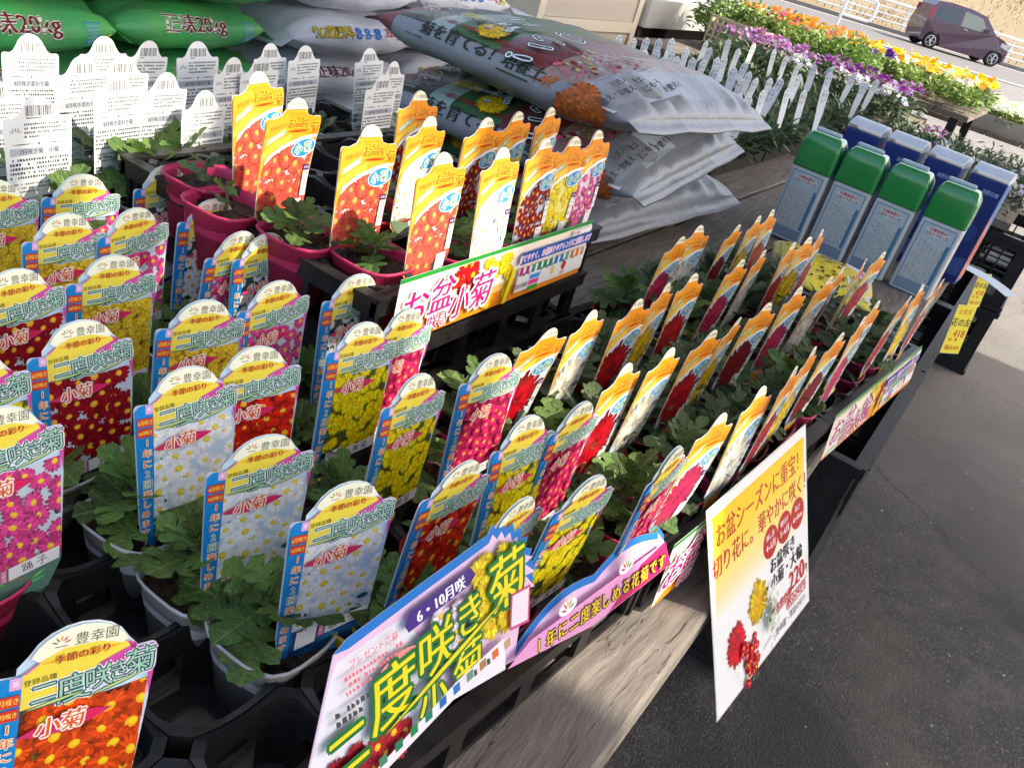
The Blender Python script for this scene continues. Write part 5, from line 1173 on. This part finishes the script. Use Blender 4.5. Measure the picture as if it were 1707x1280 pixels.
# trays of leafy plants with their white stick labels
for i in range(4):
    for j in range(2):
        open_tray(2.66 + 0.52 * i, 0.82 + 0.40 * j, 0.50, 0.375, 0.66, 'shallow black tray of narrow-leaved green plants under white stick labels')
tufts = [tuft_mesh('foliage', 40 + k, M_GREEN1, 70, 0.052, 0.105, 0.052, 0.13, 0.6) for k in range(4)]
_c = 0
for i in range(22):
    for j in range(9):
        x = 2.71 + 0.093 * i + rng.uniform(-0.012, 0.012); y = 0.865 + 0.088 * j + rng.uniform(-0.012, 0.012)
        if y > 1.60: continue
        o = link('bedding_plant', tufts[_c % 4], None, (x, y, 0.69), (0, 0, rng.uniform(0, 6.28)), (1, 1, rng.uniform(0.8, 1.25))); _c += 1
        tag(o, 'narrow-leaved green bedding plant in the trays with white stick labels', 'bedding plant', 'bedding plants with stick labels')
def stick_label():
    a = Art(); a.rect(-11, 98, -2, 112, (176, 180, 188)); a.rect(1, 98, 11, 112, (196, 198, 204)); a.lines(-11, 11, 92, 4, 5, 2.6, (130, 132, 140)); a.text('宿根草', 0, 118, 6, (90, 92, 100))
    return a.card('stick_label', [(-8, -30), (8, -30), (14.5, 40), (14.5, 116), (9, 124), (0, 131), (-9, 124), (-14.5, 116), (-14.5, 40)], 0.6, edge=(236, 238, 240), back=(236, 238, 240))
me_st = stick_label()
for k, (zx, zy) in enumerate([(72, 195), (178, 190), (258, 205), (328, 205), (395, 210), (468, 208), (545, 258), (580, 315), (655, 222), (675, 258), (775, 215), (715, 312), (755, 302), (830, 265), (915, 238), (805, 365), (890, 390), (1025, 270), (1090, 305), (1155, 350), (1165, 405), (1005, 425), (1065, 430), (1100, 480), (930, 425), (965, 490), (1020, 475), (1190, 490), (1245, 352), (1330, 395), (1465, 398), (1525, 450), (1590, 435), (835, 510), (890, 520), (240, 265), (320, 270), (385, 270), (465, 270), (420, 310), (495, 305), (870, 340), (700, 370), (640, 330), (1310, 480), (850, 430)]):
    p = (980 + zx / 3.283, zy / 3.283); r = random.Random(k)
    ap = at_z(p, (0.905 if zx < 1200 else 0.945) + r.uniform(-0.01, 0.02)); M, base = label_matrix(ap, 0.131, R(r.uniform(-62, -25)), R(r.uniform(-4, 8)), R(r.uniform(-5, 5)))
    o = link('stick_label', me_st, M=M); tag(o, 'small white pointed stick label in the trays of narrow-leaved plants', 'plant label', 'white stick labels')

# bushy plants beyond the cartons
bush = [tuft_mesh('foliage', 60 + k, M_GREEN3, 150, 0.085, 0.15, 0.034, 0.17, 0.8, 1.6) for k in range(3)]
wfl = [blossom_mesh('blossoms', 70, [(226, 222, 236), (206, 206, 226)], 26, 0.06, 0.08, 0.16, 0.011), blossom_mesh('blossoms', 71, [(170, 60, 170), (190, 100, 190)], 10, 0.05, 0.10, 0.155, 0.013)]
for i in range(7):
    for j in range(5):
        x = 4.08 + 0.16 * i + rng.uniform(-0.03, 0.03); y = 0.10 + 0.15 * j + rng.uniform(-0.03, 0.03); w = (i < 3 and j < 3 and (i + j) % 2 == 0); pk = (i > 4 and j == 3)
        t = thing('bushy_plant', 'dark small-leaved bushy plant with %s beyond the blue cartons' % ('white blossoms' if w else ('magenta blossoms' if pk else 'no flowers')), 'potted plant', (x, y, 0.645), rng.uniform(0, 6), 'bushy plants beyond the cartons')
        link('foliage', bush[(i + j) % 3], t)
        if w or pk: link('blossoms', wfl[1 if pk else 0], t)
# purple flowers
pf = [tuft_mesh('foliage', 80 + k, M_GREEN1, 110, 0.09, 0.16, 0.045, 0.2, 0.8, 1.5) for k in range(2)]
pb_ = [blossom_mesh('blossoms', 85, [(176, 120, 176), (196, 150, 196), (166, 110, 160)], 18, 0.085, 0.13, 0.215, 0.0145), blossom_mesh('blossoms', 86, [(126, 50, 130), (150, 90, 150), (176, 130, 176)], 16, 0.085, 0.12, 0.205, 0.0150), blossom_mesh('blossoms', 87, [(228, 224, 232), (206, 210, 214)], 34, 0.085, 0.1, 0.2, 0.017)]
for i in range(5):
    for j in range(7):
        x = 4.80 + 0.125 * i + rng.uniform(-0.04, 0.04); y = 0.78 + 0.145 * j + rng.uniform(-0.03, 0.03); c = 0 if j > 3 else 1
        if (i in (0,) and j < 4): c = 2
        t = thing('flowering_plant', ('pale purple flowering plant on the bench behind the stick labels', 'deep violet flowering plant on the bench behind the stick labels', 'white flowering plant at the edge of the purple flowers')[c], 'potted plant', (x, y, 0.72), rng.uniform(0, 6), 'purple flower bench')
        link('foliage', pf[(i + j) % 2], t); link('blossoms', pb_[c], t)
# pansies
pan = {k: blossom_mesh('blossoms', 90 + i, cs, 7, 0.085, 0.13, 0.20, 0.024, 5) for i, (k, cs) in enumerate(dict(orange=[(236, 110, 20), (246, 140, 30)], yellow=[(250, 206, 20), (250, 226, 60), (246, 180, 20)], violet=[(70, 30, 140), (90, 50, 160)], pink=[(236, 80, 140), (240, 120, 120)], white=[(240, 240, 232), (236, 240, 220)]).items())}
pg = [tuft_mesh('foliage', 95 + k, M_GREEN2, 100, 0.09, 0.15, 0.045, 0.26, 0.7, 1.5) for k in range(2)]
for i in range(6):
    for j in range(9):
        x = 5.92 + 0.17 * i + rng.uniform(-0.03, 0.03); y = 0.58 + 0.175 * j + rng.uniform(-0.03, 0.03)
        k = 'orange' if j >= 5 else 'yellow'
        if i == 0: k = ('white', 'white', 'white', 'violet', 'violet', 'pink', 'pink', 'pink', 'orange')[j]
        if i == 1 and j == 3: k = 'violet'
        t = thing('pansy', '%s pansy on the sunny bench towards the road' % k, 'potted plant', (x, y, 0.80), rng.uniform(0, 6), 'pansies on the bench')
        link('foliage', pg[(i + j) % 2], t); link('blossoms', pan[k], t)
# bright green bushes in a pale basket
sh = [tuft_mesh('foliage', 110 + k, M_GREEN2, 420, 0.17, 0.30, 0.040, 0.26, 0.7, 1.8) for k in range(2)]
for k, (x, y) in enumerate(((5.52, 1.98), (5.50, 1.76), (5.66, 1.60), (5.70, 2.02), (5.62, 1.84), (5.62, 1.40), (5.56, 1.20), (5.70, 1.22))):
    t = thing('leafy_bush', 'bright green leafy bush in sunlight behind the pale lattice basket', 'bush', (x, y, 0.735), k * 1.3, 'bright green bushes'); link('foliage', sh[k % 2], t)
    b = MB(); b.loft([[(0.06 * math.cos(a), 0.06 * math.sin(a), 0) for a in [i * 0.6283 for i in range(10)]], [(0.075 * math.cos(a), 0.075 * math.sin(a), 0.09) for a in [i * 0.6283 for i in range(10)]]]); b.build('pot', M_BLACK, t)
M_BEIGE = material('beige_basket', (0.50, 0.44, 0.33), rough=0.6)
t = thing('lattice_basket', 'pale beige plastic lattice basket before the bright green bushes', 'basket', (5.34, 1.98, 0.762), R(-98))
for (ax, n, L_) in (('x', 9, 0.36),):
    for k in range(5): b = MB(); b.box(0, L_, 0, 0.008, 0.035 * k, 0.035 * k + 0.012); b.build('slat', M_BEIGE, t)
    for k in range(n + 1): b = MB(); x = k * (L_ - 0.012) / n; b.box(x, x + 0.012, 0.001, 0.007, 0.0, 0.15); b.build('slat', M_BEIGE, t)
b = MB(); b.box(0, 0.36, 0.10, 0.108, 0, 0.152); b.box(0.0, 0.008, 0.009, 0.099, 0, 0.152); b.box(0.352, 0.36, 0.009, 0.099, 0, 0.152); b.box(0.009, 0.351, 0.009, 0.099, 0, 0.01); b.build('basket_body', M_BEIGE, t)
# trays of white flowers
wt = blossom_mesh('blossoms', 120, [(240, 242, 226), (228, 232, 190), (214, 220, 214)], 90, 0.11, 0.08, 0.13, 0.016, 4); wg = tuft_mesh('foliage', 121, M_GREEN2, 80, 0.11, 0.10, 0.04, 0.24, 0.5, 1.6)
M_CARD = material('grey_board', (0.40, 0.37, 0.33), rough=0.8)
for i in range(2):
    for j in range(2):
        tr_ = open_tray(7.05 + 0.6 * i, 0.08 + 0.66 * j, 0.55, 0.6, 0.66, 'grey boxed tray of white flowers on the far bench', 0, 0.10, M_CARD, 'white flower trays')
        for a_ in range(3):
            for b_ in range(3):
                t = thing('white_flower_plant', 'low white-flowered plant in the grey boxed trays', 'potted plant', (7.05 + 0.6 * i + 0.1 + 0.175 * a_, 0.08 + 0.66 * j + 0.1 + 0.2 * b_, 0.70), rng.uniform(0, 6), 'white flowers in boxed trays')
                link('foliage', wg, t); link('blossoms', wt, t)
# pale bucket under the far bench
b = MB(); b.loft([[(r_ * math.cos(a), r_ * math.sin(a), z_) for a in [i * 6.283 / 20 for i in range(20)]] for r_, z_ in ((0.09, 0), (0.115, 0.22), (0.12, 0.222), (0.12, 0.235), (0.112, 0.235), (0.10, 0.12))], cap1=False)
o = b.build('bucket', M_WHITEB, smooth=True); o.location = (5.25, 0.10, 0.0); tag(o, 'pale plastic bucket on the ground by the far benches', 'bucket')

# ------------------------------------------------------------------ cabinet, counter and wall behind
M_CREAM = material('cream_panel', (0.50, 0.44, 0.37), rough=0.6, noise=(3, 0.3, (0.42, 0.37, 0.32))); M_TRIM = material('pale_trim', (0.66, 0.60, 0.48), rough=0.5); M_BROWN = material('brown_and_shade', (0.035, 0.02, 0.015), rough=0.8); M_STEEL = material('pale_steel', (0.62, 0.63, 0.62), rough=0.3, metal=0.4)
t = thing('storage_cabinet', 'beige panelled storage cabinet with pale frame behind the stick labels', 'cabinet', (3.98, 2.30, 0), 0)
for nm, bx_, m in (('panel', (0.04, 1.06, 0.012, 0.6, 0.0, 0.70), M_CREAM), ('panel', (0.04, 1.06, 0.010, 0.6, 0.76, 1.7), M_CREAM), ('frame', (-0.02, 0.04, 0, 0.6, 0, 1.72), M_TRIM), ('frame', (1.06, 1.12, 0, 0.6, 0, 1.72), M_TRIM), ('rail', (0.04, 1.06, -0.004, 0.6, 0.702, 0.758), M_TRIM), ('rail', (-0.02, 1.12, -0.004, 0.6, 1.722, 1.77), M_TRIM)):
    b = MB(); b.box(*bx_); b.build(nm, m, t)
t = thing('counter', 'counter with pale metal top edge and shade-dark painted front behind the stick labels', 'counter', (5.13, 2.30, 0), 0)
for nm, bx_, m in (('top', (0, 1.5, -0.03, 0.7, 0.742, 0.90), M_STEEL), ('shade_block', (0.02, 1.48, 0.10, 0.7, 0, 0.74), M_BROWN), ('post', (0.0, 0.05, 0.0, 0.09, 0, 0.74), M_BROWN), ('post', (0.42, 0.47, 0.0, 0.09, 0, 0.74), M_BROWN), ('post', (1.45, 1.50, 0.0, 0.09, 0, 0.74), M_BROWN)):  # open front is a solid block with its shade put into the brown
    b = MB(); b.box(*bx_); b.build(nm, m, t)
M_WALL = material('cream_wall', (0.60, 0.54, 0.44), rough=0.8, noise=(4, 0.25, (0.5, 0.45, 0.37)))
b = MB(); b.box(1.2, 4.3, 3.5, 3.6, 0, 2.6); o = b.build('garden_wall', M_WALL); tag(o, 'cream rendered wall behind the sacks and cabinet', 'wall')
ysk = Sack(0.34, 0.5, 0.13, 77, pe=2.6); t = thing('feed_sack', 'pale yellow sack standing by the wall behind the white sacks', 'sack', (3.15, 2.6, 0.74)); t.rotation_euler = (R(80), R(10), 0)
link('sack_body', ysk.mesh('yellow_sack', lambda v, th: (226, 196, 90) if v < 0.1 else (226, 226, 214), M_FILM), t)
t = thing('crate_stack', 'pale crates under the yellow sack', 'crate', (2.9, 2.4, 0))
for k in range(2): b = MB(); b.loft([rrect(0.27, 0.2, 0.02, 0.24 * k + 0.002), rrect(0.28, 0.21, 0.02, 0.24 * k + 0.225), rrect(0.285, 0.215, 0.02, 0.24 * k + 0.238)]); o = b.build('crate_body', M_TRIM, t); o.location = (0.28, 0.21, 0)

# ------------------------------------------------------------------ road, rail, bank, car
RD = Vector((math.cos(R(-58)), math.sin(R(-58)), 0)); RN = Vector((-RD.y, RD.x, 0))          # along the road, away from us
def rp(along, across, z=0.0):
    return RD * along + RN * across + Vector((0, 0, z))
CAR0 = Vector((33.475, 4.98, 0)); cA, cN = CAR0.dot(RD), CAR0.dot(RN)
def sheet(name, n0, n1, z, mat, a0=-120, a1=120, kind='structure'):
    b = MB(); b.add([rp(a0, n0, z), rp(a1, n0, z), rp(a1, n1, z), rp(a0, n1, z)], [(0, 1, 2, 3)]); return tag(b.build(name, mat), kind=kind)
M_LOT = material('pale_concrete', (0.19, 0.18, 0.168), rough=0.85, noise=(1.2, 0.7, (0.145, 0.138, 0.13)), bump=(40, 0.4, 0.01)); M_ROAD = material('road_asphalt', (0.125, 0.122, 0.12), rough=0.85, noise=(2.5, 0.6, (0.09, 0.088, 0.086)))
M_LINE = material('road_paint', (0.75, 0.75, 0.72), rough=0.6)
b = MB(); b.add([rp(-200, 11, -0.02), rp(200, 11, -0.02), rp(200, 300, -0.02), rp(-200, 300, -0.02)], [(0, 1, 2, 3)]); tag(b.build('terrain', M_LOT), kind='structure')
sheet('road', cN - 6.5, cN + 2.6, 0.008, M_ROAD); sheet('road_line', cN - 6.1, cN - 5.9, 0.013, M_LINE); sheet('road_line', cN + 2.0, cN + 2.15, 0.013, M_LINE)
b = MB(); b.box(0, 240, 0, 0.25, 0, 0.13); o = b.build('kerb', M_LOT); o.matrix_world = Matrix.Translation(rp(-120, cN + 2.6)) @ Matrix.Rotation(R(-58), 4, 'Z'); tag(o, kind='structure')
# dry grass bank
M_DRY = material('dry_grass', (0.215, 0.170, 0.105), rough=0.95, noise=(0.35, 0.7, (0.15, 0.125, 0.07)), bump=(14, 0.5, 0.06)); b = MB(); na, nn = 80, 14; rr = random.Random(2); g = []
for j in range(nn + 1):
    for i in range(na + 1):
        n_ = cN + 2.9 + 30 * (j / nn) ** 1.2; h = 0.05 + 9.0 * (j / nn) ** 1.1 + (rr.uniform(-0.12, 0.12) if j else 0); g.append(rp(-110 + 220 * i / na, n_, h))
b.add(g, [(j * (na + 1) + i, j * (na + 1) + i + 1, (j + 1) * (na + 1) + i + 1, (j + 1) * (na + 1) + i) for j in range(nn) for i in range(na)]); tag(b.build('grass_bank', M_DRY, smooth=True), kind='structure')
b = MB()
for k in range(9000):
    a_ = rr.uniform(cA - 16, cA + 16); q = rr.random(); n_ = cN + 3.1 + 14 * q; j = ((n_ - cN - 2.9) / 30) ** (1 / 1.2); z = 9.0 * j ** 1.1; p = rp(a_, n_, z); w = rr.uniform(0.01, 0.03); h = rr.uniform(0.10, 0.3); dx, dy = rr.uniform(-0.1, 0.1), rr.uniform(-0.1, 0.1)
    b.add([p - RD * w, p + RD * w, p + Vector((dx, dy, h))], [(0, 1, 2)])
tag(b.build('grass_tufts', M_DRY), 'dry straw-coloured grass on the bank across the road', 'grass', kind='stuff')
M_WHITEP = material('white_paint', (0.78, 0.78, 0.76), rough=0.4)
gr = thing('guard_rail', 'white pipe guard rail along the far side of the road', 'guard rail', rp(cA - 14, cN + 2.75), R(-58))
for k in range(14): b = MB(); b.bar((k * 2.0, 0, 0), (k * 2.0, 0, 0.95), 0.09, n=8); b.build('post', M_WHITEP, gr)
for z in (0.32, 0.52, 0.72, 0.93): b = MB(); b.bar((0, -0.05, z), (26, -0.05, z), 0.06 if z < 0.9 else 0.09, n=8); b.build('rail', M_WHITEP, gr)
P0 = at_z((1392, 47), 0.0)
pp_ = thing('pipe_barrier', 'white bent pipe barrier standing at the near side of the road', 'barrier', P0, R(-58)); b = MB(); pts = [Vector((0, 0, 0)), Vector((0.02, 0, 0.8)), Vector((0.06, 0, 0.88)), Vector((0.14, 0, 0.92)), Vector((0.75, 0, 0.92)), Vector((0.83, 0, 0.88)), Vector((0.87, 0, 0.8)), Vector((0.87, 0, 0.50)), Vector((0.83, 0, 0.42)), Vector((0.75, 0, 0.38)), Vector((0.05, 0, 0.38))]
for q in range(len(pts) - 1): b.bar(pts[q], pts[q + 1], 0.085, n=8)
b.build('pipe', M_WHITEP, pp_)

def build_car():
    Mb = material('maroon_paint', (0.050, 0.012, 0.040), rough=0.25, coat=0.8, spec=0.5); Mg = material('car_glass', (0.03, 0.04, 0.045), rough=0.05, spec=0.7); Mt = material('tyre', (0.015, 0.015, 0.015), rough=0.8); Mr = material('alloy', (0.5, 0.5, 0.52), rough=0.3, metal=0.7); Mk = material('car_black', (0.015, 0.015, 0.017), rough=0.5)
    Mgl = material('interior_seen_through_glass', (0.16, 0.19, 0.15), rough=0.08, spec=0.6)
    t = thing('car', 'small boxy maroon car driving along the road', 'car', CAR0, R(-58)); t.scale = (0.86,) * 3; t.location = CAR0 - RD * 0.3
    # local x forward from the rear axle, y to its left; near side is -y
    low = [(-0.46, 0.30), (-0.50, 0.62), (-0.47, 0.95), (-0.36, 1.42), (-0.26, 1.60), (0.2, 1.655), (1.1, 1.63), (1.62, 1.55), (1.95, 1.30), (2.25, 1.04), (2.62, 0.96), (2.86, 0.82), (2.92, 0.55), (2.90, 0.28), (2.83, 0.22)]
    bot = [(2.80, 0.20)]
    for k in range(9): a = math.pi * k / 8; bot.append((2.5 + 0.33 * math.cos(a), 0.24 + 0.37 * math.sin(a)))
    bot += [(2.15, 0.18), (0.36, 0.18)]
    for k in range(9): a = math.pi * k / 8; bot.append((0.0 + 0.33 * math.cos(a), 0.24 + 0.37 * math.sin(a)))
    bot += [(-0.42, 0.22)]
    prof = low + bot
    def yw(z): return 0.735 if z < 0.9 else 0.735 - (z - 0.9) * 0.20
    b = MB(); n = len(prof); L_ = [(x, -yw(z), z) for x, z in prof]; Rr = [(x, yw(z), z) for x, z in prof]
    b.add(L_ + Rr, [tuple(range(n))[::-1], tuple(range(n, 2 * n))] + [(k, (k + 1) % n, n + (k + 1) % n, n + k) for k in range(n)]); body = b.build('body', Mb, t)
    for s in (-1, 1):
        for nm, q in (('side_window', [(-0.20, 1.02), (-0.14, 1.48), (0.70, 1.52), (0.74, 1.02)]), ('side_window', [(0.82, 1.02), (0.82, 1.52), (1.52, 1.46), (1.78, 1.18), (1.82, 1.02)])):
            b = MB(); v = [(x, s * (yw(z) + 0.006), z) for x, z in q]; v2 = [(x, s * (yw(z) - 0.02), z) for x, z in q]; b.add(v + v2, [(0, 1, 2, 3)[:len(q)] if len(q) == 4 else tuple(range(len(q)))] + [(k, (k + 1) % len(q), len(q) + (k + 1) % len(q), len(q) + k) for k in range(len(q))]); b.build(nm, Mgl if q[0][0] > 0.5 else Mg, t)
        b = MB(); b.box(-0.44, -0.36, s * 0.70 - 0.02, s * 0.70 + 0.02, 1.0, 1.38); b.build('tail_light', material('tail_light', (0.5, 0.03, 0.04), rough=0.2), t)
        b = MB(); b.box(0.98, 1.12, s * 0.742 - 0.012, s * 0.742 + 0.012, 0.93, 0.96); b.build('door_handle', Mr, t)
        b = MB(); b.box(1.70, 1.86, s * 0.80 - 0.06, s * 0.80 + 0.06, 1.02, 1.15); b.build('mirror', Mb, t)
        b = MB(); b.add([(2.55, s * 0.742, 0.88), (2.55, s * 0.742, 0.74), (2.88, s * 0.735, 0.66), (2.84, s * 0.735, 0.84)], [(0, 1, 2, 3)]); b.box(2.83, 2.93, s * 0.56 - 0.14, s * 0.56 + 0.14, 0.66, 0.83); b.build('headlight', Mr, t)
    b = MB(); b.add([(1.66, -0.58, 1.53), (1.66, 0.58, 1.53), (2.24, 0.64, 1.055), (2.24, -0.64, 1.055)], [(0, 1, 2, 3)]); b.v = [(x + 0.012, y, z + 0.012) for x, y, z in b.v]; b.build('windscreen', material('windscreen', (0.22, 0.28, 0.30), rough=0.05, spec=0.8), t)
    b = MB(); b.box(2.9, 2.94, -0.17, 0.17, 0.36, 0.52); b.build('number_plate', material('yellow_plate', (0.75, 0.6, 0.05), rough=0.4), t)
    for x in (0.0, 2.5):
        for s in (-1, 1):
            w = bpy.data.objects.new('wheel', None); col.objects.link(w); w.parent = t; w.location = (x, s * 0.64, 0.28)
            b = MB(); N = 24; prof_w = [(0.19, -0.075), (0.26, -0.08), (0.28, -0.06), (0.28, 0.06), (0.26, 0.08), (0.19, 0.075)]
            rings = [[(r_ * math.cos(a), y, r_ * math.sin(a)) for a in [k * 6.283 / N for k in range(N)]] for r_, y in prof_w]; b.loft(rings, cap0=False, cap1=False); b.build('tyre', Mt, w, smooth=True)
            b = MB(); y = s * 0.06
            b.loft([[(r_ * math.cos(a), y + d, r_ * math.sin(a)) for a in [k * 6.283 / N for k in range(N)]] for r_, d in ((0.19, s * 0.016), (0.17, s * 0.02), (0.165, -s * 0.01))], cap0=False, cap1=False)
            for k in range(5):
                a = k * 6.283 / 5; b.bar((0.03 * math.cos(a), y, 0.03 * math.sin(a)), (0.18 * math.cos(a), y, 0.18 * math.sin(a)), 0.055, 0.02)
            b.bar((0, y - 0.015, 0), (0, y + 0.018, 0), 0.09, n=10); b.build('rim', Mr, w)
            b = MB(); b.loft([[(0.17 * math.cos(a), y - s * 0.03, 0.17 * math.sin(a)) for a in [k * 6.283 / N for k in range(N)]], [(0.1 * math.cos(a), y - s * 0.031, 0.1 * math.sin(a)) for a in [k * 6.283 / N for k in range(N)]]]); b.build('brake_disc', Mk, w)
build_car()

# ------------------------------------------------------------------ unseen sheets added overhead to shade the aisle and table
CZ = 3.4; sh_ = Vector((sdir.x, sdir.y, 0)) * (CZ - 0.93) / sdir.z         # where the shade at label height comes from
M_SHADE = material('shade_sheet', (0.45, 0.45, 0.44), rough=0.7)
can = thing('added_shade', 'grey steel canopy standing over the aisle side of the table', 'added_shade', Vector((0, 0, 0)))
def shade_sheet(corners):
    b = MB(); v = [Vector((x, y, 0)) + sh_ + Vector((0, 0, CZ)) for x, y in corners]; n = len(v); b.add(v + [p + Vector((0, 0, 0.05)) for p in v], [tuple(range(n))[::-1], tuple(range(n, 2 * n))] + [(k, (k + 1) % n, n + (k + 1) % n, n + k) for k in range(n)]); return b.build('sun_blocker', M_SHADE, can)
shade_sheet([(-1.6, -1.6), (0.86, -1.6), (0.70, 0.45), (0.565, 0.9), (0.40, 1.6), (-1.6, 1.6)])  # edges cut to leave a band of sun across the labels
shade_sheet([(1.00, -1.6), (5.0, -1.6), (4.9, 0.1), (4.75, 0.75), (4.6, 1.6), (5.6, 2.1), (5.6, 4.8), (0.2, 4.8), (0.2, 1.40), (0.73, 1.36), (0.84, 0.9), (0.94, 0.45)])  # extended overhead to darken the far trays, sacks and cabinet
for x in (-0.1, 2.6, 6.0):  # posts and beam added only to hold the shading sheets up
    b = MB(); b.box(x, x + 0.12, -3.55, -3.43, 0, CZ - 0.12); b.build('post', M_STEEL, can)
b = MB(); b.box(-0.3, 6.3, -3.55, -3.43, CZ - 0.118, CZ - 0.002); b.build('beam', M_STEEL, can)
